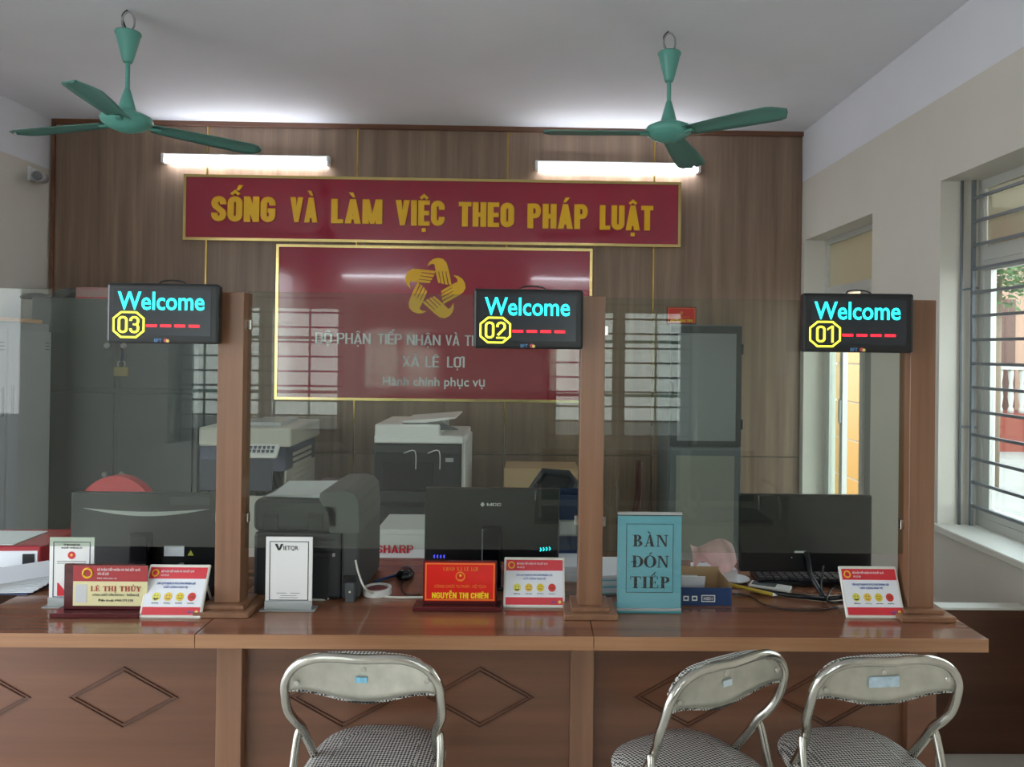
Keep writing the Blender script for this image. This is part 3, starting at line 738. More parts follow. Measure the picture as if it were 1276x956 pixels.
# ------------------------------------------------------------------ LED displays
def display(px, py, num, rz, label):
    c = at(px, py, 2.275); s = 2.275/F
    e = thing('counter_display', label, 'display', c, rz, 'LED counter number displays')
    w_, h_ = 137*s/2, 74.5*s/2
    MB().box(-w_, w_, 0, .035, -h_, h_, .008, 2).build('housing', BLACK, e, world=False)
    sc = MB().box(-w_+9*s, w_-9*s, -.0012, .001, -h_+9.5*s, h_-7*s).build('screen', SCREEN, e, world=False)
    def L(x, y): return ((x-202.5)*s, -(y-390.5)*s)
    x, z = L(201, 386); text('Welcome', 'led_welcome', sc, LCYAN, x, -.002, z, 21.5*s, 106*s, .012)
    b = MB()
    x, z = L(161.5, 405)
    def octo(r, rz_, k=.42): return [(x+r*a*s, z+rz_*b_*s) for a, b_ in ((-1, -k), (-k, -1), (k, -1), (1, -k), (1, k), (k, 1), (-k, 1), (-1, k))]
    b.ring(octo(19.5, 16.5, .5), octo(17.3, 14.3, .5), -.002, -.0012).build('led_octagon', LYEL, sc, world=False)
    block(num, 'led_number', sc, LYEL, x, -.0015, z-10.5*s, 21*s, (26 if num != '01' else 22)*s, .12, .0008, gap=.1)
    for k in range(4):
        x, z = L(189.5+k*17.4, 406); MB().box(x-6.6*s, x+6.6*s, -.002, -.0012, z-1.6*s, z+1.6*s).build('led_dash', LRED, sc, world=False)
    x, z = L(197.5, 426); text('BFT', 'maker_mark', e, mat('mark_blue', '#5b8fc4', .4), x, -.001, z, 4*s, 9*s, .02)
    x, z = L(207, 424); MB().cyl((x, -.001, z), (x, .001, z), 2.6*s, n=12).build('maker_dot', mat('mark_red', '#c04a5a', .4), e, world=False)
    x, z = L(209.5, 424.5); MB().cyl((x, -.0016, z), (x, .001, z), 2*s, n=12).build('maker_dot', mat('mark_yellow', '#e8d36a', .4), e, world=False)
    MB().tube([(-.03, .03, h_-.01), (-.02, .035, h_+.008), (.015, .04, h_+.012), (.05, .04, h_+.004), (.06, .04, h_-.03)], .0025, 6, 5).build('cable', BLACK, e, world=False)
    MB().box(-.03, .03, .035, .085, -.01, .05, .002).build('bracket', DGREY, e, world=False)
    return e
display(202.5, 390.5, '03', 0, 'black LED display reading Welcome 03 at the left post')
display(658.5, 397.5, '02', 0, 'black LED display reading Welcome 02 at the middle post')
display(1069.5, 402.5, '01', -.07, 'black LED display reading Welcome 01 at the right post')

# ------------------------------------------------------------------ things on the counter
def place(px, py): return onz(px, py, ZT)
LBLF = 2.2/F
def feedback(px, py, label, wpx=77, rz=0):
    p = place(px, py); s = p.y/F; w_ = wpx*s
    h_ = .158
    e = thing('feedback_board', label, 'display board', (p.x, p.y, ZT+.001), rz, 'feedback boards with faces', rx=-.44)
    MB().box(-w_/2, w_/2, 0, .008, 0, h_, .003).build('frame', OFFW, e, world=False)
    sh = MB().box(-w_/2+.007, w_/2-.007, -.0006, .001, .009, h_-.009).build('sheet', PAPER, e, world=False)
    MB().box(-w_/2+.007, w_/2-.007, -.0011, -.0006, h_-.043, h_-.009).build('header_band', REDP, sh, world=False)
    MB().box(-w_/2+.007, w_/2-.007, -.0011, -.0006, .009, .032).build('footer_band', REDP, sh, world=False)
    emblem_small(sh, -w_/2+.024, h_-.026, -.0012, .013)
    text('BỘ PHẬN TIẾP NHẬN VÀ TRẢ KẾT QUẢ', 'lettering', sh, WHITE, -w_/2+.042, -.0014, h_-.024, .0055, .1, .01, .0003, 'l', 1)
    text('XÃ LÊ LỢI', 'lettering', sh, WHITE, -w_/2+.042, -.0014, h_-.035, .0045, .024, .01, .0003, 'l', 1)
    text('XIN QUÝ KHÁCH VUI LÒNG ĐÁNH GIÁ', 'lettering', sh, INKB, 0, -.0014, h_-.060, .006, .118, .01, .0003, 'c', 1)
    text('CHẤT LƯỢNG PHỤC VỤ', 'lettering', sh, INKB, 0, -.0014, h_-.071, .006, .074, .01, .0003, 'c', 1)
    cols = ['#d9d35c', '#e6c04a', '#e0c638', '#d0392c']
    for k in range(4):
        x = -w_/2+w_*(.22+.19*k); z = .062
        f = MB().cyl((x, -.0012, z), (x, -.0005, z), .0125, n=20).build('face_icon', mat('face_%d' % k, cols[k], .4), sh, world=False)
        b = MB()
        for s_ in (-1, 1): b.cyl((x+s_*.0045, -.0016, z+.003), (x+s_*.0045, -.001, z+.003), .0016, n=8)
        up = (1, .6, 0, -.8)[k]
        pts = [(x-.006+.012*t/6, -.0014, z-.004-up*.0035*math.sin(PI*t/6)) for t in range(7)]
        b.tube(pts, .0009 if k else .0018, 5)
        o = b.build('face_lines', INK, sh, world=False)
        text(('Rất hài lòng', 'Hài lòng', 'Bình thường', 'Không hài lòng')[k], 'lettering', sh, INK, x, -.0014, z-.02, .003, .02, .01, .0003, 'c', 1)
    text('BFT', 'lettering', sh, INKB, w_/2-.034, -.0016, .014, .006, .016, .01, .0003, 'c', 1)
    MB().cyl((w_/2-.017, -.0016, .018), (w_/2-.017, -.001, .018), .005, n=10).build('mark_disc', mat('mark_yellow', '#e8d36a', .4), sh, world=False)
    # back strut
    MB().tube([(w_/2-.02, .011, h_*.8), (w_/2-.02, .1176, .056)], .004, 6).build('rear_leg', OFFW, e, world=False)
    return e
def emblem_small(parent, x, z, y, R):
    for k in range(5):
        a = 2*PI*k/5+PI/2; pts = []
        for t in range(9):
            q = a+(t/8-.3)*1.25
            pts.append((x+R*.72*math.cos(q), y, z+R*.72*math.sin(q)+.0))
        b = MB(); b.tube(pts, R*.17, 5)
        b.build('emblem_petal', mat('emblem_yellow', '#f2c026', .35), parent, world=False)
feedback(211, 771, 'white framed feedback board with four faces beside the red-and-cream nameplate')
feedback(665.5, 758, 'white framed feedback board with four faces beside the all-red nameplate')
feedback(1092, 771, 'white framed feedback board with four faces by the right post', 75)

# nameplate 1
p = place(121, 771)
e = thing('desk_nameplate', 'red and cream nameplate on a dark red wooden base in front of the left monitor', 'nameplate', (p.x, p.y, ZT+.0005))
s = p.y/F
MB().box(-59*s, 50*s, 0, .07, 0, .014, .002).build('base', W_RED, e, world=False)
pl = MB().box(-50*s+.0, 50*s, .035, .045, .014, .152, .002).build('backboard', W_RED, e, world=False)
u = lambda px: (px-121)*s*1.0
z_ = lambda py: .014+(765-py)*s*1.02
MB().box(u(83)+.0, u(175), .033, .035, z_(760), z_(711)).build('cream_sheet', CREAM, e, world=False)
hd = MB().box(u(83), u(175), .0322, .0335, z_(730), z_(711)).build('red_header', mat('header_red', '#a52a30', .35), e, world=False)
emblem_small(hd, u(101), z_(720), .0318, .019)
text('BỘ PHẬN TIẾP NHẬN VÀ TRẢ KẾT QUẢ', 'lettering', hd, WHITE, u(113), .032, z_(717), .0065, u(166)-u(113), .01, .0003, 'l', 1)
text('XÃ LÊ LỢI', 'lettering', hd, WHITE, u(113), .032, z_(722), .0065, .034, .01, .0003, 'l', 1)
text('Hành chính phục vụ', 'lettering', hd, WHITE, u(113), .032, z_(727), .0045, .058, .0, .0003, 'l', 1)
MB().box(u(86), u(100), .0322, .0335, z_(756), z_(734)).build('photo_blank', mat('pale_grey_card', '#c9c9c9', .5), e, world=False)
serif('LÊ THỊ THỦY', 'name_lettering', e, INKR, u(136), .0325, z_(742), .0155, u(167)-u(104.5))
text('CÔNG CHỨC VĂN PHÒNG - THỐNG KÊ', 'lettering', e, INK, u(136), .0325, z_(748), .0068, u(164)-u(106), .0, .0003, 'c', 1)
text('Điện thoại: 0983.775.338', 'lettering', e, INK, u(136), .0325, z_(754.5), .0068, u(158)-u(115), .01, .0003, 'c', 1)
# nameplate 2
p = place(570, 763); s = p.y/F
e = thing('desk_nameplate', 'all-red nameplate with gold border and yellow name in front of the middle monitor', 'nameplate', (p.x, p.y, ZT+.0005))
MB().box(-56*s, 54*s, 0, .07, 0, .014, .002).build('base', W_RED, e, world=False)
u = lambda px: (px-570)*s; z_ = lambda py: .014+(755-py)*s*1.02
MB().box(u(525), u(618), .035, .045, .012, z_(702), .002).build('backboard', W_RED, e, world=False)
MB().box(u(527), u(616), .033, .035, z_(751.5), z_(704)).build('red_sheet', REDN, e, world=False)
MB().frame(u(528), u(615), z_(750.5), z_(705), .0035, .0322, .0335).build('gold_border', BORANGE, e, world=False)
serif('ƯBND XÃ LÊ LỢI'.replace('Ư', 'U'), 'lettering', e, BORANGE, u(572), .0328, z_(714), .011, u(594)-u(550))
ce = (u(572), .032, z_(721))
MB().ring([(ce[0]+.0155*math.cos(t), ce[2]+.0155*math.sin(t)) for t in [2*PI*i/20 for i in range(20)]], [(ce[0]+.0115*math.cos(t), ce[2]+.0115*math.sin(t)) for t in [2*PI*i/20 for i in range(20)]], .031, .033).build('crest_wreath', BORANGE, e, world=False)
def star(x, z, y, r, parent, m):
    P = [(x+(r if k % 2 == 0 else r*.4)*math.sin(PI*k/5), z+(r if k % 2 == 0 else r*.4)*math.cos(PI*k/5)) for k in range(10)]
    MB().prism(P, y-.0006, y).build('star', m, parent, world=False)
star(ce[0], ce[2]+.003, .0325, .006, e, mat('star_yellow', '#f5d442', .4))
MB().box(ce[0]-.008, ce[0]+.008, .0315, .0325, ce[2]-.0145, ce[2]-.0095).build('crest_ribbon', BORANGE, e, world=False)
text('CÔNG CHỨC TƯ PHÁP - HỘ TỊCH', 'lettering', e, BORANGE, u(572), .0325, z_(735), .0085, u(604)-u(539), .01, .0003)
block('NGUYỄN THỊ CHIÊN', 'name_lettering', e, mat('bright_yellow', '#f7d923', .35), u(572), .0328, z_(748), .018, u(607)-u(536), .17)

# acrylic card holders (QR code left out)
def holder(px, py, wpx, hpx, label, kind, rz=0):
    p = place(px, py); s = p.y/F; w_ = wpx*s; h_ = hpx*s
    e = thing('card_holder', label, 'card holder', (p.x, p.y, ZT+.0005), rz)
    MB().box(-w_/2-.012, w_/2+.012, 0, .05, 0, .004, .001).build('acrylic_base', ACRYB, e, world=False)
    MB().box(-w_/2, w_/2, .012, .015, .004, .03).build('acrylic_lip', ACRYB, e, world=False)
    c = MB().box(-w_/2, w_/2, .018, .022, .012, h_, .001).build('card', WHITE, e, world=False)
    MB().frame(-w_/2+.012, w_/2-.012, .03, h_-.014, .0022, .0172, .0182).build('printed_border', INK if kind else mat('navy_ink', '#2c3a5c', .5), c, world=False)
    y = .0175
    if kind:
        b = MB().prism([(-w_/2+.028, h_-.022), (-w_/2+.036, h_-.022), (-w_/2+.0415, h_-.036), (-w_/2+.047, h_-.022), (-w_/2+.055, h_-.022), (-w_/2+.045, h_-.042), (-w_/2+.038, h_-.042)], y-.0004, y)
        b.build('logo_v', INK, c, world=False)
        text('IETQR', 'lettering', c, INK, -w_/2+.055, y, h_-.041, .0125, .046, .01, .0003, 'l')
        for k, (zz, ww) in enumerate(((.052, .03), (.052, .03), (.044, .05), (.038, .056))):
            xx = (-.022 if k == 0 else .02) if k < 2 else 0
            MB().box(xx-ww/2, xx+ww/2, y-.0003, y, zz, zz+.0018).build('printed_line', INKG, c, world=False)
    else:
        text('ỦY BAN NHÂN DÂN', 'lettering', c, INK, 0, y, h_-.026, .0055, .05, 0, .0003)
        text('XÃ LÊ LỢI - HUYỆN GIA LỘC', 'lettering', c, INK, 0, y, h_-.035, .0045, .066, 0, .0003)
        MB().cyl((0, y-.0004, h_-.056), (0, y, h_-.056), .012, n=20).build('red_crest', REDP, c, world=False)
        star(0, h_-.055, y-.0005, .006, c, mat('star_yellow', '#f5d442', .4))
        for zz in (.076, .082): MB().box(-.045, .045, y-.0003, y, h_-zz, h_-zz+.0015).build('printed_line', INK, c, world=False)
        MB().prism([(-w_/2+.026, .034), (w_/2-.02, .034), (w_/2-.02, .04), (-w_/2+.05, .05), (-w_/2+.03, .075), (-w_/2+.026, .075)], y-.0003, y).build('red_swash', REDP, c, world=False)
    return e
holder(84, 759, 55, 86, 'white card in an acrylic holder with small red crest, left of the nameplate', 0, .0)
holder(357, 763, 58, 91, 'white card in an acrylic holder in front of the desktop printer', 1)
# cyan sign
p = place(809, 765); s = p.y/F
e = thing('sign_stand', 'cyan upright sign with BÀN ĐÓN TIẾP in black serif capitals beside middle post', 'sign', (p.x, p.y, ZT+.0005))
w_, h_ = 81*s, 124*s
MB().box(-w_/2, w_/2, 0, .09, 0, .006, .001).build('base', mat('teal_edge', '#3b8b92', .3), e, world=False)
MB().box(-w_/2+.001, w_/2-.001, .010, .012, .012, h_-.008).build('cyan_sheet', CYANP, e, world=False)
MB().box(-w_/2, w_/2, .006, .0085, .006, h_).build('front_acrylic', ACRY, e, world=False)
MB().box(-w_/2, w_/2, .013, .0155, .006, h_).build('rear_acrylic', ACRY, e, world=False)
MB().box(-w_/2, w_/2, .004, .0155, h_-.004, h_+.004, .001).build('top_rail', LGREY, e, world=False)
MB().box(-w_/2, w_/2, .003, .0155, .006, .014, .001).build('bottom_rail', LGREY, e, world=False)
zz0 = .012
MB().frame(-.36*w_, .37*w_, h_*.20, h_*.895, .0016, .0093, .0102).build('printed_border', INK, e, world=False)
for t_, zf, ww in (('BÀN', .665, .55), ('ĐÓN', .455, .58), ('TIẾP', .245, .61)):
    serif(t_, 'lettering', e, INK, .012*w_, .0101, h_*zf, h_*.118, w_*ww, .0008)

# ================================================================== behind the glass, on the counter
def lbox(b, px0, px1, pyb, pyt, Y0, Y1, bev=.004, seg=2):
    """world box whose front face (at depth Y0) spans the given outline"""
    pm = (px0+px1)/2; py = (pyb+pyt)/2
    x0 = at(px0, py, Y0).x; x1 = at(px1, py, Y0).x; z0 = at(pm, pyb, Y0).z; z1 = at(pm, pyt, Y0).z
    if abs(z0-ZT) < .03: z0 = ZT+.0008
    return b.box(x0, x1, Y0, Y1, z0, z1, bev, seg)
# --- monitors, seen from behind
def monitor(px0, px1, pyt, pyb, Y, label, stand='block', lean=.0):
    c = at((px0+px1)/2, (pyt+pyb)/2, Y); s = Y/F; w_ = (px1-px0)*s/2; h_ = (pyb-pyt)*s/2
    e = thing('monitor', label, 'monitor', (c.x, Y+.06, ZT+.0008))
    zc = c.z-ZT
    MB().box(-w_, w_, -.03, -.005, zc-h_, zc+h_, .006, 2).build('housing', BLACK, e, world=False)
    MB().box(-w_+.006, w_-.006, -.005, -.002, zc-h_+.012, zc+h_-.006).build('screen', BLACKG, e, world=False)
    if stand == 'thin':
        MB().tube([(-.0, -.035, zc-h_*.45), (.005, -.06, zc-h_), (.018, -.14, .012)], .009, 8).build('neck', BLACK, e, world=False)
        MB().tube([(.018, -.15, .008), (-.09, -.115, .008), (-.2, -.05, .008)], .0075, 8).build('foot_bar', BLACK, e, world=False)
        MB().tube([(.018, -.15, .008), (.12, -.125, .008), (.21, -.05, .008)], .0075, 8).build('foot_bar', BLACK, e, world=False)
    else:
        MB().box(-.035, .035, -.07, -.03, .01, zc, .006, 2).build('neck', BLACKG, e, world=False)
        MB().box(-.12, .12, -.11, .09, 0, .012, .005, 2).build('base', BLACKG, e, world=False)
    return e, w_, h_, zc
mA, w_, h_, zc = monitor(83, 265, 617, 714, 2.62, 'black monitor with a curved silver stripe on its back, left of the left post')
b = MB()
P1 = [(-w_*.83+w_*1.72*t/16, zc+h_*.60-.012*math.sin(PI*t/16)) for t in range(17)]; P2 = [(x, z-.001-.014*math.sin(PI*i/16)) for i, (x, z) in enumerate(P1)]
b.prism(P1+P2[::-1][1:-1], -.034, -.029).build('silver_stripe', LGREY, mA, world=False)
MB().box(w_*.34, w_*.90, -.0325, -.029, zc+h_*.70, zc+h_*.92, .001).build('vent_label', DGREY, mA, world=False)
MB().box(w_*.28, w_*.55, -.033, -.029, zc-h_*.62, zc-h_*.36).build('sticker', PAPER, mA, world=False)
MB().prism([(w_*.60, zc-h_*.60), (w_*.68, zc-h_*.60), (w_*.64, zc-h_*.47)], -.033, -.029).build('warning_sticker', mat('warning_yellow', '#c9c94a', .5), mA, world=False)
mB, w_, h_, zc = monitor(528, 697, 611, 704, 2.60, 'black monitor with a white MCC mark and small lights on its back')
MB().prism([(w_*.0-.042, zc+h_*.56), (-.034, zc+h_*.56+.009), (-.026, zc+h_*.56), (-.034, zc+h_*.56-.009)], -.0315, -.0302).build('logo_diamond', WHITE, mB, world=False)
block('MCC', 'logo_text', mB, WHITE, .006, -.0305, zc+h_*.56-.005, .0105, .05, .14, .0004)
for k in range(4):
    x = w_*.72+k*.0105; z = zc-h_*.64+k*.001
    MB().tube([(x, -.0315, z+.006), (x+.005, -.0315, z), (x, -.0315, z-.006)], .0016, 6).build('light_chevron', LCYAN, mB, world=False)
    x = -w_*.86+k*.0115; z = zc-h_*.85
    MB().tube([(x+.004, -.0315, z+.005), (x, -.0315, z), (x+.004, -.0315, z-.005)], .0012, 6).build('light_chevron', LBLUE, mB, world=False)
mC, w_, h_, zc = monitor(924, 1093, 619, 717, 2.56, 'plain black monitor on a thin stand beside the right post', 'thin')
for x in (-.02, .03): MB().cyl((x-.03, -.032, zc-h_*.62), (x-.03, -.029, zc-h_*.62), .0022, n=8).build('screw', LGREY, mC, world=False)
MB().box(-.04, .0, -.0315, -.029, zc-h_*.50, zc-h_*.45).build('sticker', PAPER, mC, world=False)
# --- desktop printer
Yp = 2.45
p = place(385, 750)
e = thing('desktop_printer', 'dark grey multifunction printer with a document feeder and paper on top', 'printer', (at(385, 700, Yp).x, Yp+.17, ZT))
lbox(MB(), 315, 425, 753, 664, Yp, Yp+.36, .012).build('body', DGREY, e)
lbox(MB(), 425, 447, 753, 640, Yp+.005, Yp+.36, .01).build('side_tower', mat('printer_side_grey', '#45484a', .5), e)
lbox(MB(), 314, 427, 664, 623, Yp-.004, Yp+.35, .022, 3).build('scanner_unit', mat('printer_mid', '#34373a', .45), e)
for a_ in (328, 384): lbox(MB(), a_, a_+18, 661, 641, Yp-.012, Yp, .002).build('hinge', DGREY, e)
for a_ in (328, 384): lbox(MB(), a_, a_+18, 646, 642, Yp-.013, Yp-.010, 0).build('hinge_slot', BLACK, e)
for y_ in (672, 679, 687): lbox(MB(), 350, 415, y_+2, y_, Yp-.003, Yp+.001, 0).build('vent_line', BLACK, e)
lbox(MB(), 352, 408, 745, 694, Yp-.006, Yp+.002, .003).build('rear_cover', mat('printer_panel', '#25282b', .5), e)
lbox(MB(), 414, 417, 694, 690, Yp-.006, Yp+.002, 0).build('screw', LGREY, e)
lbox(MB(), 428, 443, 727, 718, Yp-.004, Yp+.002, 0).build('port', BLACK, e)
lbox(MB(), 430, 441, 746, 727, Yp-.02, Yp+.002, .002).build('mains_plug', MGREY, e)
# feeder hump, extruded front to back with a rounded shoulder
x0 = at(398, 620, Yp).x; x1 = at(448, 620, Yp).x; z0 = at(430, 664, Yp).z; z1 = at(430, 612, Yp).z
prof = [(x0+.035, z0), (x0+.03, z0+(z1-z0)*.45), (x0, z0+(z1-z0)*.80), (x0+.004, z1-.006), (x0+.02, z1), (x1-.05, z1+.002), (x1-.02, z1-.008), (x1-.004, z1-.03), (x1, z0+.03), (x1, z0)]
MB().prism(prof, Yp-.004, Yp+.34).build('feeder', mat('feeder_grey', '#5a5c5c', .5), e)
lbox(MB(), 395, 440, 606, 601, Yp+.28, Yp+.38, .004).build('feed_tray', BLACK, e)
xa, xb = at(328, 620, Yp).x, at(414, 620, Yp).x; zt_ = at(380, 622, Yp).z
pp = thing('paper_stack', 'loose white sheets lying on top of the dark grey printer', 'paper', ((xa+xb)/2, Yp+.15, zt_+.001))
for k in range(4):
    MB().box(-.105, .1, -.13, .14, k*.0022, k*.0022+.0016).xf(Matrix.Rotation(.06*(k-1.5), 4, 'Z')).build('sheet', PAPER, pp, world=False)
# cables of the printer
def cable(label, pts, r, m, name='cable', sub=5):
    P = [Vector(q) for q in pts]; c = P[0].copy()
    b = MB().tube([q-c for q in P], r, 6, sub); o = b.build(name, m, None, world=False); o.location = c
    tag(o, label, 'cable'); return o
CABW = mat('white_cable', '#d8d6cb', .5)
q = at(436, 738, Yp-.022)
cable('white mains cable running from the printer plug behind the white card', [q, place(425, 742)+Vector((0, 0, .02)), place(408, 748)+Vector((0, 0, .004)), place(392, 749)+Vector((0, 0, .004)), place(380, 747)+Vector((0, 0, .004))], .0035, CABW)
q = at(443, 698, Yp-.012)
cable('white data cable dropping from the printer and running right to the nameplate', [q, at(447, 715, Yp-.02), at(455, 733, Yp-.03), place(470, 743)+Vector((0, 0, .004)), place(490, 746)+Vector((0, 0, .004)), place(528, 746)+Vector((0, 0, .004))], .0035, CABW)
# tape roll
p = place(470, 740)
e = thing('tape_roll', 'coil of white tape round a dark red disc, right of the printer', 'tape', (p.x, p.y, ZT+.0008))
MB().ring([(.047*math.cos(t), .047*math.sin(t)) for t in [2*PI*i/28 for i in range(28)]], [(.038*math.cos(t), .038*math.sin(t)) for t in [2*PI*i/28 for i in range(28)]], 0, .022).xf(Matrix.Rotation(PI/2, 4, 'X')).xf(Matrix.Translation((0, 0, 0))).build('white_ring', WHITE, e, world=False)
for o in e.children:
    zmin = min(v.co.z for v in o.data.vertices)
    for v in o.data.vertices: v.co.z -= zmin
MB().cyl((0, 0, .0), (0, 0, .018), .034, .034, 28).build('red_disc', mat('dark_red_disc', '#7a2733', .35), e, world=False)
p = place(505, 720)
e = thing('computer_mouse', 'black computer mouse lying behind the nameplates', 'mouse', (p.x, p.y, ZT+.0008))
b = MB().lathe([(.0, 0), (.028, 0), (.032, .008), (.03, .02), (.02, .031), (.0, .034)], n=20); b.xf(Matrix.Diagonal((1, 1.5, 1, 1))); b.build('shell', BLACKG, e, world=False)
MB().cyl((-.003, -.024, .028), (.003, -.024, .028), .008, n=12).build('wheel', DGREY, e, world=False)
cable('thin black mouse cable on the counter beside the all-red nameplate', [p+Vector((0, -.04, .006)), place(500, 735)+Vector((0, 0, .003)), place(508, 742)+Vector((0, 0, .003)), place(524, 742)+Vector((0, 0, .003))], .002, BLACK)
p = place(483, 722)
e = thing('pen', 'dark blue pen lying between tape roll and mouse', 'pen', (p.x, p.y, ZT+.006), .9)
MB().cyl((-.06, 0, 0), (.06, 0, 0), .005, n=10).build('barrel', BLUEB, e, world=False); MB().cyl((.06, 0, 0), (.07, 0, 0), .004, .001, 10).build('tip', LGREY, e, world=False)
# left pile: binder and papers
p = place(20, 716)
e = thing('box_file', 'red box file lying at the left edge behind the glass', 'file', (at(14, 690, 2.72).x, 2.8, ZT+.0008), .06)
MB().box(-.22, .08, -.05, .22, 0, .085, .004).build('case', mat('file_red', '#a3202a', .5), e, world=False)
MB().box(-.2, .07, -.054, -.05, .012, .07).build('page_block', PAPER, e, world=False)
MB().box(.02, .06, -.057, -.05, .02, .06).build('black_clasp', BLACK, e, world=False)
pp = thing('paper_stack', 'fanned white papers and dark folder at the left edge of the counter', 'paper', (at(4, 715, 2.55).x, 2.58, ZT+.0008), .35)
for k in range(9):
    MB().box(-.15, .13, -.1, .12, k*.004, k*.004+.003).xf(Matrix.Rotation(.09*(k-4), 4, 'Z')).build('sheet' if k else 'folder', PAPER if k else BLUEB, pp, world=False)
MB().box(-.16, .06, -.1, .1, .088, .092, .001).xf(Matrix.Translation((-.05, .14, .0))).build('top_sheet', PAPER, thing('loose_sheet', 'single white sheet on top of the red box file', 'paper', (at(10, 667, 2.75).x, 2.72, ZT)), world=False)
cable('white cable end curling on the counter at the left edge', [place(-12, 739)+Vector((0, 0, .004)), place(0, 735)+Vector((0, 0, .004)), place(7, 737)+Vector((0, 0, .004)), place(8, 741)+Vector((0, 0, .004))], .003, CABW)
cable('black cable curled beside the left card holder', [place(57, 716)+Vector((0, 0, .004)), place(50, 720)+Vector((0, 0, .004)), place(46, 727)+Vector((0, 0, .02)), place(56, 728)+Vector((0, 0, .004))], .003, BLACK)
# telephone behind nameplate 1
c = at(236, 700, 2.5)
e = thing('desk_telephone', 'black desk telephone in the shade under the left monitor', 'telephone', (c.x, 2.52, ZT+.0008))
MB().prism([(-.08, 0), (.08, 0), (.08, .065), (-.08, .03)], -.09, .09, 'yz').build('body', BLACK, e, world=False)
MB().box(-.085, -.045, -.09, .09, .05, .075, .01, 2).build('handset', BLACKG, e, world=False)
for i in range(3):
    for j in range(4): MB().box(-.01+i*.022, .005+i*.022, -.05+j*.02, -.036+j*.02, .045, .058, .001).build('key', MGREY, e, world=False)
# right of middle post: papers, blue box, card, tissue, pencil, keyboard
pp = thing('paper_stack', 'stack of papers and folders between middle post and cyan sign', 'paper', (at(768, 715, 2.6).x, 2.64, ZT+.0008), .1)
for k in range(12):
    MB().box(-.08, .08, -.11, .11, k*.0055, k*.0055+.0045).xf(Matrix.Rotation(.07*math.sin(k*2.1), 4, 'Z')).build('sheet', PAPER if k % 4 else CYANP, pp, world=False)
pp = thing('paper_stack', 'white papers between the middle monitor and middle post', 'paper', (at(704, 705, 2.72).x, 2.76, ZT+.0008), 0)
for k in range(9): MB().box(-.06, .06, -.1, .1, k*.006, k*.006+.005).xf(Matrix.Rotation(.05*math.sin(k*1.7), 4, 'Z')).build('sheet', PAPER, pp, world=False)
p = place(870, 755); s = p.y/F
e = thing('blue_tray_box', 'open blue cardboard tray box beside the cyan sign', 'box', (p.x, p.y, ZT+.0008))
W_, D_, H2 = 42*s, .17, 22*s
MB().box(-W_-.02, W_, 0, .003, 0, H2).build('front_side', BLUEB, e, world=False); MB().box(-W_-.02, W_, D_, D_+.003, 0, H2+.02).build('rear_side', CARD, e, world=False)
MB().box(W_-.003, W_, .003, D_, 0, H2+.01).build('side', CARD, e, world=False); MB().box(-W_-.02, -W_-.017, .003, D_, 0, H2).build('side', CARD, e, world=False)
MB().box(-W_-.017, W_-.003, .003, D_, 0, .003).build('bottom', CARD, e, world=False)
MB().prism([(-.075, H2-.02), (.03, H2-.02), (-.01, H2+.045), (-.06, H2+.04)], D_*.4, D_*.4+.003).build('flap', CARD, e, world=False)
MB().frame(.01, .055, .012, .034, .003, -.0008, 0).build('printed_badge', WHITE, e, world=False)
text('NSD1', 'lettering', e, WHITE, .0325, -.0006, .018, .009, .03, .02, .0003)
for k, x in enumerate((-.04, -.012)):
    MB().frame(x-.009, x+.009, .015, .031, .004, -.0008, 0).build('printed_icon', WHITE, e, world=False)
pp = thing('paper_bundle', 'crumpled papers standing in the blue tray box', 'paper', (p.x-.03, p.y+.08, ZT+.006))
for k in range(5): MB().box(-.08, .03, -.001, .001, 0, .085-.008*k).xf(Matrix.Rotation(.35-.12*k, 4, 'X')).xf(Matrix.Translation((-.02*k+.03, -.02+.018*k, 0))).build('sheet', PAPER, pp, world=False)
c = at(888, 708, 2.68)
e = thing('crumpled_paper', 'crumpled pink and white printed sheet behind the blue box', 'paper', (c.x, 2.68, ZT+.03))
def fn(u, v):
    return Vector(((u-.5)*.15, (v-.5)*.07+.03*math.sin(u*6), .02+v*.07+.018*math.sin(u*7+v*3)+.02*u))
b = MB(); b.grid(fn, 12, 8); o = b.build('sheet', mat('pink_print', '#dfb8b6', .6, noise=.25, nscale=14), e, world=False)
o.location.z = 0
MB().box(-.07, .08, -.04, .05, -.029, .024, .003).build('under_box', PAPER, e, world=False)
p = place(918, 728)
e = thing('paper_plate', 'white round paper plate in front of the right monitor', 'plate', (p.x, p.y+.03, ZT+.0008))
b = MB().lathe([(.0, .0), (.035, .0), (.05, .01), (.055, .012), (.05, .013), (.034, .003), (.0, .003)], n=24); b.build('dish', PAPER, e, world=False)
p = place(938, 738)
e = thing('yellow_pencil', 'long yellow pencil lying beside the blue box', 'pencil', (p.x-.02, p.y-.02, ZT+.014), -.45, rx=0)
MB().cyl((-.1, 0, .012), (.08, 0, -.004), .007, n=6).build('barrel', mat('pencil_yellow', '#b79b2c', .4), e, world=False); MB().cyl((.08, 0, -.004), (.095, 0, -.006), .007, .001, 6).build('tip', PAPER, e, world=False)
p = place(962, 735)
o = MB().box(-.07, .07, -.03, .03, 0, .009, .003, 2).build('remote', WHITE, thing('remote_control', 'slim white remote control left of the black keyboard', 'remote', (p.x, p.y+.02, ZT+.0008), -.5), world=False)
MB().box(-.06, .02, -.02, .02, .009, .011).build('buttons', MGREY, o.parent, world=False)
c = at(1005, 728, 2.66)
e = thing('keyboard', 'black keyboard under the plain monitor at the right', 'keyboard', (c.x+.02, 2.68, ZT+.0008), -.05)
MB().box(-.2, .2, -.06, .07, 0, .018, .004).build('tray', BLACK, e, world=False)
km = None
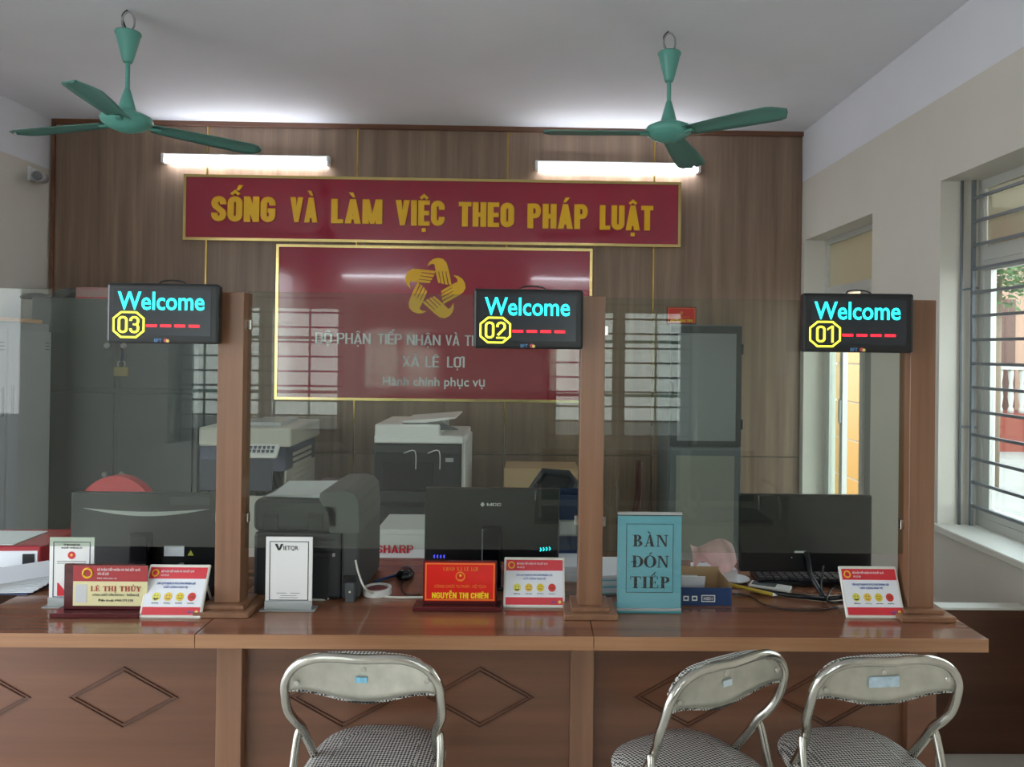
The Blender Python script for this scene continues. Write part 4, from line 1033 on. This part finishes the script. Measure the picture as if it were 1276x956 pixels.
for i in range(14):
    for j in range(5):
        x = -.185+i*.0272; y = -.045+j*.0225
        if km is None: k_ = MB().box(-.0115, .0115, -.009, .009, 0, .011, .002).build('key', DGREY, e, world=False, loc=(x, y, .018)); km = k_.data
        else: k_ = bpy.data.objects.new('key', km); COL.objects.link(k_); k_.parent = e; k_.location = (x, y, .018)
cable('black cable from the blue box to the right monitor along the counter', [place(912, 742)+Vector((0, 0, .004)), place(935, 745)+Vector((0, 0, .004)), place(955, 756)+Vector((0, 0, .004)), place(985, 761)+Vector((0, 0, .004)), place(1020, 762)+Vector((0, 0, .004)), place(1045, 758)+Vector((0, 0, .004))], .0025, BLACK)
cable('tangle of black monitor cables behind the right feedback board', [at(1026, 705, 2.5), at(1024, 735, 2.48), place(1034, 750)+Vector((0, 0, .01)), place(1050, 752)+Vector((0, 0, .03)), place(1040, 745)+Vector((0, 0, .04)), place(1030, 752)+Vector((0, 0, .01)), place(1048, 758)+Vector((0, 0, .02)), place(1060, 748)+Vector((0, 0, .01))], .0035, BLACK)

# ================================================================== behind the counter, on the floor
def fbox(b, px0, px1, pyt, Y0, Y1, zb=0, bev=.006, pyb=None):
    x0 = at(px0, pyt, Y0).x; x1 = at(px1, pyt, Y0).x; z1 = at((px0+px1)/2, pyt, Y0).z
    z0 = zb if pyb is None else at((px0+px1)/2, pyb, Y0).z
    return b.box(x0, x1, Y0, Y1, z0, z1, bev, 2)
# copier left (beige and navy)
Yc = 4.5
c = at(305, 560, Yc)
e = thing('photocopier', 'old beige and navy floor photocopier behind the left post', 'copier', (c.x, Yc+.3, .001))
fbox(MB(), 248, 357, 585, Yc, Yc+.6, .002, .01).build('lower_body', BEIGE, e)
fbox(MB(), 248, 357, 556, Yc, Yc+.6, 0, .01, pyb=620).build('upper_body', NAVY, e)
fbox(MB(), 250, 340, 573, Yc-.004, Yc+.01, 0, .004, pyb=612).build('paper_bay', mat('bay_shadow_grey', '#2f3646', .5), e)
fbox(MB(), 247, 363, 533, Yc-.02, Yc+.6, 0, .015, pyb=557).build('platen_cover', BEIGE, e)
fbox(MB(), 305, 350, 526, Yc+.1, Yc+.45, 0, .006, pyb=534).build('document_tray', LGREY, e)
pn = MB().box(at(305, 560, Yc).x, at(350, 560, Yc).x, -.02, .0, -.05, .05, .006)
pn.xf(Matrix.Rotation(-.7, 4, 'X'))
for v in pn.bm.verts: v.co += Vector((0, Yc-.03, at(330, 562, Yc).z))
pn = pn.build('control_panel', WHITE, e)
for i in range(6):
    for j in range(2):
        x = at(314+i*5.5, 560, Yc).x; MB().box(x, x+.014, Yc-.062+j*.02, Yc-.05+j*.02, at(330, 562, Yc).z+j*.02-.003, at(330, 562, Yc).z+j*.02+.014).build('button', NAVY, pn)
xr = at(357, 560, Yc).x
for k in range(7): MB().box(xr-.002, xr+.006, Yc+.12, Yc+.5, .72+k*.035, .74+k*.035, .001).build('side_vent', BEIGE, e)
# copier right (white and black)
Yc = 4.6
c = at(521, 600, Yc)
e = thing('photocopier', 'black and white floor photocopier below the red reception sign', 'copier', (c.x, Yc+.3, .001))
fbox(MB(), 466, 575, 552, Yc, Yc+.58, .16, .008).build('body', mat('copier_black', '#1e2227', .35), e)
fbox(MB(), 466, 572, 690, Yc+.01, Yc+.57, .002, .006).build('base', WHITE, e)
fbox(MB(), 466, 577, 543, Yc-.01, Yc+.6, 0, .01, pyb=553).build('scanner_base', WHITE, e)
fbox(MB(), 467, 548, 529, Yc+.0, Yc+.55, 0, .012, pyb=545).build('document_feeder', WHITE, e)
x0, x1 = at(500, 530, Yc).x, at(567, 530, Yc).x; z0 = at(530, 532, Yc).z
MB().prism([(x0, z0), (x1-.02, z0+.045), (x1, z0+.05), (x1, z0+.058), (x0, z0+.03)], Yc+.05, Yc+.5).build('feeder_tray', WHITE, e)
MB().prism([(x0+.0, z0+.02), (x0+.02, z0-.025), (x1+.02, z0-.02), (x1-.08, z0+.02)], Yc+.03, Yc+.05).build('tray_recess', MGREY, e)
fbox(MB(), 501, 527, 526, Yc+.1, Yc+.3, 0, .003, pyb=530).build('feeder_cover', MGREY, e)
fbox(MB(), 575, 580, 550, Yc+.02, Yc+.58, .16, .004).build('white_side', WHITE, e)
fbox(MB(), 467, 572, 555, Yc-.02, Yc, 0, .004, pyb=565).build('control_strip', DGREY, e)
fbox(MB(), 477, 540, 577, Yc-.004, Yc+.002, 0, .003, pyb=612).build('output_bay', BLACK, e)
fbox(MB(), 470, 540, 613, Yc-.025, Yc+.002, 0, .006, pyb=626).build('output_tray', DGREY, e)
for k in range(3): fbox(MB(), 470, 541, 632+k*16, Yc-.012, Yc+.002, 0, .004, pyb=645+k*16).build('paper_drawer', mat('drawer_black', '#24282e', .4), e)
fbox(MB(), 555, 565, 571, Yc-.003, Yc+.002, 0, .001, pyb=576).build('model_label', LGREY, e)
for x in (503, 533): MB().tube([at(x, 565, Yc-.03), at(x+14, 562, Yc-.03), at(x+15, 585, Yc-.02)], .003, 6, 4).build('stay_wire', WHITE, e)
# carton
Yk = 4.0
c = at(500, 670, Yk)
e = thing('carton', 'white cardboard carton with red lettering in front of the black copier', 'box', (c.x, Yk+.15, .001))
fbox(MB(), 470, 545, 664, Yk, Yk+.36, .002, .003).build('case', WHITE, e)
fbox(MB(), 469, 546, 660, Yk-.004, Yk+.365, 0, .003, pyb=667).build('lid', WHITE, e)
q = at(492, 689, Yk); block('SHARP', 'lettering', e, REDP, q.x-e.location.x, Yk-.0045-e.location.y, q.z-e.location.z, .042, .2, .15)
# red chair
Yr = 3.5
c = at(149, 592, Yr)
e = thing('office_chair', 'red upholstered office chair with rounded back behind the left monitor', 'chair', (c.x, Yr+.2, .001))
zt_ = c.z
P = []
for t in range(25):
    a = PI*t/24; P.append((-.2*math.cos(a), zt_-.25+.25*math.sin(a)))
P += [(.17, zt_-.42), (-.17, zt_-.42)]
b = MB().prism([(x, z) for x, z in P], -.235, -.18, smooth=False); b.build('backrest', REDC, e, world=False)
MB().box(-.24, .24, -.2, .26, .42, .49, .03, 3).build('seat', REDC, e, world=False)
MB().box(-.03, .03, -.27, -.235, .35, .75, .005).build('back_bar', BLACK, e, world=False)
MB().cyl((0, 0, .1), (0, 0, .42), .025, n=12).build('gas_post', BLACK, e, world=False)
for k in range(5):
    a = 2*PI*k/5; o = MB().tube([(0, 0, .11), (.28*math.cos(a), .28*math.sin(a), .06)], .018, 8).build('base_arm', BLACK, e, world=False)
    MB().cyl((.28*math.cos(a)-.012, .28*math.sin(a), .028), (.28*math.cos(a)+.012, .28*math.sin(a), .028), .027, n=14).build('castor', BLACK, e, world=False)
# dark office chair behind MCC monitor
Yd = 3.6
e = thing('office_chair', 'black office chair with an open mesh back behind the middle monitor', 'chair', (at(685, 600, Yd).x, Yd+.2, .001))
def W(px, py, Y=Yd): return at(px, py, Y)-e.location
b = MB(); PO = [W(660, 615), W(678, 588), W(708, 591), W(716, 600), W(700, 650), W(655, 650)]
b.tube([Vector(v) for v in PO], .021, 8, closed=True).build('back_frame', mat('navy_black_frame', '#141a26', .45), e, world=False)
MB().prism([(v.x, v.z) for v in PO], -.205, -.2).build('mesh_back', mat('dark_mesh', '#2a2c2e', .8), e, world=False)
MB().box(-.24, .24, -.2, .26, .42, .49, .03, 3).build('seat', BLACK, e, world=False)
MB().box(-.03, .03, -.25, -.21, .35, .75, .005).build('back_bar', BLACK, e, world=False)
MB().cyl((0, 0, .1), (0, 0, .42), .025, n=12).build('gas_post', BLACK, e, world=False)
for k in range(5):
    a = 2*PI*k/5; MB().tube([(0, 0, .11), (.28*math.cos(a), .28*math.sin(a), .06)], .018, 8).build('base_arm', BLACK, e, world=False)
    MB().cyl((.28*math.cos(a)-.012, .28*math.sin(a), .028), (.28*math.cos(a)+.012, .28*math.sin(a), .028), .027, n=14).build('castor', BLACK, e, world=False)
# blue backpack-like cloth behind it and a card
c = at(711, 632, 3.3)
# tan cartons at back
Yk = 4.7
e = thing('carton', 'tan cardboard carton standing by the wood wall behind the black office chair', 'box', (at(660, 600, Yk).x, Yk+.2, .001))
fbox(MB(), 628, 722, 587, Yk, Yk+.4, .002, .003).build('case', CARD, e)
fbox(MB(), 628, 722, 584, Yk+.002, Yk+.03, 0, .001, pyb=588).build('flap', CARD, e)
# grey cabinet at the right of the back wall
Yg = 5.05
gx0, gx1 = at(834, 500, Yg).x, at(925, 500, Yg).x; gz = at(880, 404.5, Yg).z
e = thing('steel_cabinet', 'tall dark grey steel cabinet with a framed upper panel by the barred side door', 'cabinet', ((gx0+gx1)/2, Yg+.22, .001))
MB().box(gx0, gx1, Yg+.02, YB-.01, .002, gz, .003).build('carcass', STEEL, e)
zs_ = at(880, 557, Yg).z
dd = MB().box(gx0+.01, gx1-.005, Yg, Yg+.02, zs_+.004, gz-.01, .002).build('upper_door', STEEL3, e)
MB().box(gx0+.055, gx1-.045, Yg-.004, Yg+.002, zs_+.04, gz-.06, .002).build('door_panel', mat('upper_panel_grey', '#868b8e', .4), dd)
MB().box(gx0+.012, gx0+.03, Yg-.02, Yg, (zs_+gz)/2-.09, (zs_+gz)/2+.03, .003).build('door_handle', BLACK, dd)
dd = MB().box(gx0+.01, gx1-.005, Yg, Yg+.02, .05, zs_-.004, .002).build('lower_door', STEEL, e)
MB().box(gx0+.05, gx1-.05, Yg-.004, Yg+.002, .12, zs_-.06, .002).build('door_panel', mat('lower_panel_olive_reflection', '#94958c', .45), dd)  # olive tone holds the wall's reflection in the glass, painted into the panel
for zq in (zs_+.12, gz-.2): MB().box(gx1-.012, gx1+.004, Yg-.008, Yg+.01, zq, zq+.07, .002).build('hinge', BLACK, e)
c = at(853, 390, Yg); s = Yg/F
e = thing('name_board', 'small red name board standing on top of the tall dark grey cabinet', 'nameplate', (c.x, Yg+.1, gz+.0005))
c2 = at(853, 390, Yg+.1); s = (Yg+.1)/F; hh = 21*s
MB().box(-18.5*s, 18.5*s, 0, .012, 0.006, .006+hh, .001).build('board', W_RED, e, world=False)
MB().box(-18*s, 18*s, -.03, .05, 0, .006, .001).build('base', W_RED, e, world=False)
MB().box(-17.5*s, 17.5*s, -.002, 0, .01, hh+.002).build('red_sheet', REDN, e, world=False)
MB().frame(-17*s, 17*s, .013, hh-.001, .003, -.003, -.002).build('gold_border', BORANGE, e, world=False)
text('NGUYỄN ĐĂNG TRÌNH', 'name_lettering', e, mat('bright_yellow', '#f7d923', .35), 0, -.003, .02, .016, 28*s, .04, .0003)
text('CHỦ TỊCH UBND XÃ', 'lettering', e, BORANGE, 0, -.003, .048, .009, 20*s, .02, .0003)
MB().cyl((0, -.0035, hh*.7), (0, -.002, hh*.7), .011, n=16).build('crest', BORANGE, e, world=False)
# dark wooden chair stile standing up behind the cyan sign
c = at(797, 572, 3.6)
e = thing('carved_chair', 'dark lacquered wooden chair seen edge-on behind the cyan sign', 'chair', (at(795, 640, 3.6).x, 3.75, .001))
DW = mat('dark_lacquer', '#4a2520', .18)
P = [at(797, 574, 3.6), at(796, 590, 3.6), at(796, 612, 3.6), at(793, 635, 3.6), at(789, 665, 3.6), at(787, 720, 3.6)]
P = P+[Vector((P[-1].x, 3.6, .003))]
MB().tube(P, .017, 8, 3).build('back_stile', DW, e)
P2 = [q_+Vector((-.0, .42, 0)) for q_ in P]
x0 = P[-1].x
MB().box(x0-.02, x0+.02, 3.62, 4.05, .42, .45, .003).build('seat_rail', DW, e); MB().box(x0-.02, x0+.02, 4.0, 4.04, .003, .68, .003).build('front_leg', DW, e)
MB().box(x0-.025, x0+.025, 3.62, 4.06, .66, .69, .004).build('armrest', DW, e)

# lockers at the left
e = thing('steel_cabinet', 'dark grey four-door steel cabinet with a brass padlock against the wood wall', 'cabinet', (0, 0, 0))
Yl = 4.95
lx0, lx1 = at(36, 450, Yl).x, at(246, 450, Yl).x; lz = at(140, 372, Yl).z
e.location = ((lx0+lx1)/2, Yl+.25, .001)
DST = mat('dark_grey_steel', '#555c5e', .42, noise=.06, nscale=2.5)
MB().box(lx0, lx1, Yl+.02, YB-.01, .002, lz, .003).build('carcass', DST, e)
xm = at(142, 500, Yl).x; zm = at(142, 487, Yl).z
for (a, b2, z0, z1, nm) in ((lx0+.02, xm-.004, zm+.015, lz-.03, 'door'), (xm+.004+.03, lx1-.03, zm+.015, lz-.03, 'door'), (lx0+.02, xm-.004, .1, zm-.015, 'door'), (xm+.034, lx1-.03, .1, zm-.015, 'door')):
    d_ = MB().box(a, b2, Yl, Yl+.018, z0, z1, .003).build(nm, DST, e)
    kx = a+.035 if a > xm else b2-.035
    kz = (z0+z1)/2+(.0 if z0 > .5 else .06)
    MB().cyl((kx, Yl-.0, kz), (kx, Yl-.02, kz), .008, n=12).cyl((kx, Yl-.02, kz), (kx, Yl-.035, kz), .02, .015, 16).build('knob', LGREY, d_)
    MB().cyl((kx, Yl-.0, kz-.07), (kx, Yl-.008, kz-.07), .013, n=12).build('lock', MGREY, d_)
c = at(150, 463, Yl-.03)
pk = MB().box(c.x-.045, c.x+.045, Yl-.03, Yl-.008, c.z-.03, c.z+.03, .005, 2).build('padlock', mat('old_brass', '#a69a62', .35, .6), e)
MB().tube([(c.x-.02, Yl-.018, c.z+.025), (c.x-.02, Yl-.018, c.z+.06), (c.x+.02, Yl-.018, c.z+.06), (c.x+.02, Yl-.018, c.z+.025)], .006, 8, 4).build('shackle', LGREY, pk)
MB().tube([(c.x, Yl-.02, c.z+.05), (c.x+.01, Yl-.03, c.z+.12), (c.x-.005, Yl-.02, c.z+.2), (c.x+.01, Yl-.02, c.z+.26)], .008, 6, 4).build('cloth_tie', mat('navy_cloth', '#2b3350', .8), e)
# on top of it
e2 = thing('helmet', 'dark round cap-like bundle at the left on top of the dark grey cabinet', 'bundle', (at(46, 368, Yl+.2).x, Yl+.2, lz+.001))
e2['label'] = 'leftmost dark flattened bundle on top of the dark grey cabinet'; e2.name = 'cloth_bundle'
MB().lathe([(.0, 0), (.09, 0), (.1, .012), (.08, .03), (.03, .04), (.0, .04)], n=20).build('wrap', mat('charcoal_cloth', '#3c3e44', .8), e2, world=False)
e2 = thing('cloth_bundle', 'larger dark crumpled bundle in the middle of the dark grey cabinet top', 'bundle', (at(92, 366, Yl+.25).x, Yl+.2, lz+.001))
b = MB()
def bump(u, v):
    a = 2*PI*u; r = .105*math.sin(PI*v*.5) if v < 1 else .105
    return Vector((r*1.1*math.cos(a)*(1+.2*math.sin(3*a)), r*.8*math.sin(a), .055*(1-v*v)+.01*math.sin(5*a+7*v)+.012))
b.grid(bump, 24, 8); b.bm.verts.ensure_lookup_table(); b.build('wrap', mat('charcoal_cloth', '#3c3e44', .8), e2, world=False)
e2 = thing('cardboard_box', 'faded pink box on the dark grey cabinet beside display 03', 'box', (at(122, 366, Yl+.15).x, Yl+.15, lz+.001))
MB().box(-.1, .2, -.08, .1, 0, .075, .003).build('case', mat('faded_pink', '#b98a8c', .7), e2, world=False); MB().box(-.1, .2, -.082, -.08, 0, .012).build('red_band', REDP, e2, world=False)
e2 = thing('folded_banner', 'white and red folded banner on the dark cabinet above display 03', 'banner', (at(200, 355, Yl+.3).x, Yl+.3, lz+.001))
MB().box(-.16, .18, -.05, .05, 0, .10, .003).build('fabric', PAPER, e2, world=False)
for x in (-.08, .06): MB().box(x, x+.06, -.052, .052, .0, .102).build('red_stripe', REDP, e2, world=False)
# light locker along the left wall, turned slightly
lk = thing('locker', 'light blue-grey steel locker at the left edge with a black handle', 'locker', (0, 0, 0))
A = at(-60, 400, 3.62); B = at(66, 400, 4.72)
lk.location = (B.x, B.y, .001)
ztl = at(66, 404.5, 4.72).z
L_ = (Vector((B.x, B.y))-Vector((A.x, A.y))).length; ang = math.atan2(B.y-A.y, B.x-A.x)
lk.rotation_euler = (0, 0, ang)
MB().box(-L_, 0, .02, .42, .002, ztl, .004).build('carcass', STEEL2, lk, world=False)
n = max(2, round(L_/.45)); dw = L_/n
for k in range(n):
    d_ = MB().box(-(k+1)*dw+.008, -k*dw-.02, -.0, .02, .06, ztl-.05, .003).build('door', STEEL2, lk, world=False)
    hx = -(k+1)*dw+.05 if k % 2 == 0 else -k*dw-.06
    MB().box(hx-.012, hx+.012, -.006, .0, 1.2, 1.36, .003).build('handle', BLACK, d_, world=False)
    for zz in (ztl-.16, .25):
        for j in range(3): MB().box(-k*dw-.1, -k*dw-.05, -.002, .0, zz+j*.02, zz+j*.02+.006).build('vent_slot', STEEL3, d_, world=False)
t_ = thing('wooden_board', 'thin orange-brown board lying on top of the light locker', 'board', (B.x, B.y, ztl+.001)); t_.rotation_euler = (0, 0, ang)
MB().box(-L_+.05, -.12, .01, .3, 0, .022, .002).build('plank', mat('orange_wood', '#b98545', .5), t_, world=False)

# ================================================================== folding chairs
SEATF = None
def houndstooth():
    m = bpy.data.materials.new('houndstooth_fabric'); m.use_nodes = True; t = m.node_tree; b = t.nodes['Principled BSDF']
    co = t.nodes.new('ShaderNodeTexCoord'); ck = t.nodes.new('ShaderNodeTexChecker'); mp = t.nodes.new('ShaderNodeMapping')
    mp.inputs['Rotation'].default_value = (0, 0, .785); mp.inputs['Location'].default_value = (.0013, .0017, .0011)
    ck.inputs['Scale'].default_value = 150; ck.inputs['Color1'].default_value = lin('#1d1c22'); ck.inputs['Color2'].default_value = lin('#dcdad2')
    t.links.new(co.outputs['Object'], mp.inputs[0]); t.links.new(mp.outputs[0], ck.inputs['Vector']); t.links.new(ck.outputs[0], b.inputs['Base Color'])
    b.inputs['Roughness'].default_value = .6; return m
HT = houndstooth()
def folding_chair(loc, rz, label, sticker):
    e = thing('folding_chair', label, 'chair', loc, rz, 'chrome folding chairs at the counter')
    HW = .205
    # back tube: one bent tube running down both sides to the front feet
    def side(s): return [(s*.17, .255, .012), (s*.172, .12, .3), (s*.175, .0, .46), (s*.178, -.055, .535), (s*.183, -.078, .575), (s*.194, -.102, .605), (s*HW, -.122, .64), (s*HW, -.143, .69), (s*(HW-.006), -.155, .735), (s*(HW-.035), -.161, .775), (s*(HW-.085), -.165, .797), (s*.06, -.168, .801)]
    L = side(-1); R = side(1)[::-1]
    MB().tube(L+[(0, -.17, .799)]+R, .0125, 10, 4).build('back_tube', CHROME, e, world=False)
    # rear leg tube
    for s in (-1, 1):
        o = MB().tube([(s*.198, -.22, .012), (s*.198, -.15, .3), (s*.196, -.085, .52), (s*.19, -.07, .565)], .011, 10, 4).build('rear_leg', CHROME, e, world=False)
        MB().cyl((s*.19, -.22, 0), (s*.19, -.215, .03), .014, n=10).build('rubber_foot', BLACK, o, world=False)
        MB().cyl((s*.17, .255, 0), (s*.17, .25, .03), .015, n=10).build('rubber_foot', BLACK, o, world=False)
        MB().box(s*.18-.003, s*.18+.003, -.10, .10, .425, .437, .001).build('hinge_bar', CHROME, e, world=False)
    MB().cyl((-.19, -.16, .12), (.19, -.16, .12), .008, n=8).build('stretcher', CHROME, e, world=False)
    MB().cyl((-.17, .2, .12), (.17, .2, .12), .008, n=8).build('stretcher', CHROME, e, world=False)
    # back pad: metal shell behind, fabric in front
    def outline(u, top):
        x = (u-.5)*2*(HW-.012); a = abs(x)/(HW-.012)
        zt = .792-.045*a**5 if top else 0
        zb = .690-.018*math.cos(PI*a)-.0+.0*a
        if a > .8: zb += .0
        return x, (zt if top else zb)
    def pad(dy, grow, th, name, m):
        b = MB(); N = 24; Mv = 6
        def f(u, v, off):
            x, zt = outline(u, True); _, zb = outline(u, False); zt += grow; zb -= grow
            cv = .022*(1-(2*u-1)**2)
            return Vector((x*(1+grow*1.2), -.158+dy+cv+off+(.0-.0)*v-.02*(v-.5)*.6, zb+(zt-zb)*v))
        V1 = b.grid(lambda u, v: f(u, v, 0), N, Mv); V2 = b.grid(lambda u, v: f(u, v, th+(.012*math.sin(PI*v)*math.sin(PI*u) if grow else 0)), N, Mv)
        for i in range(N):
            for j in (0, Mv): fc = b.bm.faces.new((V1[i][j], V1[i+1][j], V2[i+1][j], V2[i][j]))
        for j in range(Mv):
            for i in (0, N): b.bm.faces.new((V1[i][j], V1[i][j+1], V2[i][j+1], V2[i][j]))
        return b.build(name, m, e, world=False)
    sh = pad(0, 0, .002, 'back_plate', PLATE); pad(.003, .007, .02, 'back_cushion', HT)
    for x, z in ((-.17, .728), (0, .76), (.17, .742)):
        cv = .022*(1-(x/.193)**2)
        MB().cyl((x, -.158+cv-.006, z), (x, -.158+cv+.002, z), .0065, n=12).build('rivet', CHROME, sh, world=False)
    sx, sz, sw, shh, sm = sticker
    MB().box(sx-sw/2, sx+sw/2, -.1415+.0, -.1385, sz-shh/2, sz+shh/2).build('sticker', sm, sh, world=False).location.y = -.001
    # seat
    def seat(u, v, top):
        a = 2*PI*u; n_ = 3.2
        ca, sa = math.cos(a), math.sin(a)
        rx = .192*(abs(ca)**(2/n_))*(1 if ca > 0 else -1); ry = .19*(abs(sa)**(2/n_))*(1 if sa > 0 else -1)
        wf = 1-.06*(ry/.19)
        z = .452+ (.016*(1-v**3) if top else -.0)
        return Vector((rx*v*wf, .01+ry*v, z if v < 1 or not top else .447))
    b = MB()
    prof = [(0, .47), (.5, .468), (.85, .46), (.97, .447), (1, .435), (.97, .425), (0, .425)]
    rings = []
    for r_, z in prof:
        ring = []
        for k in range(36):
            v = seat(k/36, max(r_, .001), False); ring.append(b.bm.verts.new((v.x, v.y, z)))
        rings.append(ring)
    for i in range(len(rings)-1):
        for k in range(36):
            f = b.bm.faces.new((rings[i][k], rings[i][(k+1) % 36], rings[i+1][(k+1) % 36], rings[i+1][k])); f.smooth = i < 3
    b.bm.faces.new(rings[0]); b.bm.faces.new(rings[-1][::-1])
    b.build('seat', HT, e, world=False)
    return e
BST = mat('sky_blue_sticker', '#7fbcd6', .4, noise=.3, nscale=60); WST = mat('white_sticker', '#d5e3ea', .4)
c = at(453, 830, 1.93)
folding_chair((c.x, 2.10, 0), -.05, 'chrome folding chair with houndstooth seat in front of the middle counter, alone at left', (-.005, .733, .03, .014, BST))
c = at(912, 840, 1.92)
folding_chair((c.x-.075, 2.07, 0), .50, 'chrome folding chair turned sideways, at the left of the right-hand pair', (.005, .735, .03, .016, WST))
c = at(1102, 835, 1.93)
folding_chair((c.x+.0, 2.10, 0), .10, 'chrome folding chair with the large blue sticker, nearest the barred window', (.0, .735, .085, .028, mat('pale_blue_sticker', '#b8ccd8', .4, noise=.2, nscale=50)))

# ================================================================== the public side, seen as reflections
e = thing('waiting_bench', 'black perforated steel waiting bench with chrome arms by the front wall', 'bench', (.9, -.62, 0))
PERF = mat('perforated_black_steel', '#26282b', .3, .3)
for k in range(3):
    x = -.56+k*.56
    MB().box(x-.24, x+.24, -.25, -.23, .48, .86, .008, 2).build('back', PERF, e, world=False)
    MB().box(x-.24, x+.24, -.22, .22, .42, .44, .008, 2).build('seat', PERF, e, world=False)
for x in (-.84, -.28, .28, .84):
    MB().tube([(x, -.22, .44), (x, -.22, .64), (x, .18, .64), (x, .2, .44)], .013, 8, 4).build('arm', CHROME, e, world=False)
MB().box(-.85, .85, -.03, .03, .36, .4).build('beam', CHROME, e, world=False)
for x in (-.6, .6): MB().tube([(x, -.22, .012), (x, 0, .36), (x, .22, .012)], .014, 8).build('leg', CHROME, e, world=False)

e = thing('document_holder', 'navy document box with a white card on its front, right of the middle monitor', 'box', (at(708, 640, 2.84).x, 2.84, ZT+.0008))
zt_ = at(708, 614, 2.84).z-ZT
for x in (-.055, .052): MB().box(x, x+.003, 0, .09, 0, zt_).build('side', BLUEB, e, world=False)
MB().box(-.055, .055, -.003, 0, 0, zt_-.01).build('front', BLUEB, e, world=False); MB().box(-.055, .055, .087, .09, 0, zt_).build('back', BLUEB, e, world=False)
zc_ = at(708, 668, 2.84).z-ZT; zd_ = at(708, 648, 2.84).z-ZT
MB().frame(-.036, .036, zc_, zd_, .006, -.006, -.003).build('card_frame', LGREY, e, world=False); MB().box(-.03, .03, -.005, -.003, zc_+.006, zd_-.006).build('card', PAPER, e, world=False)
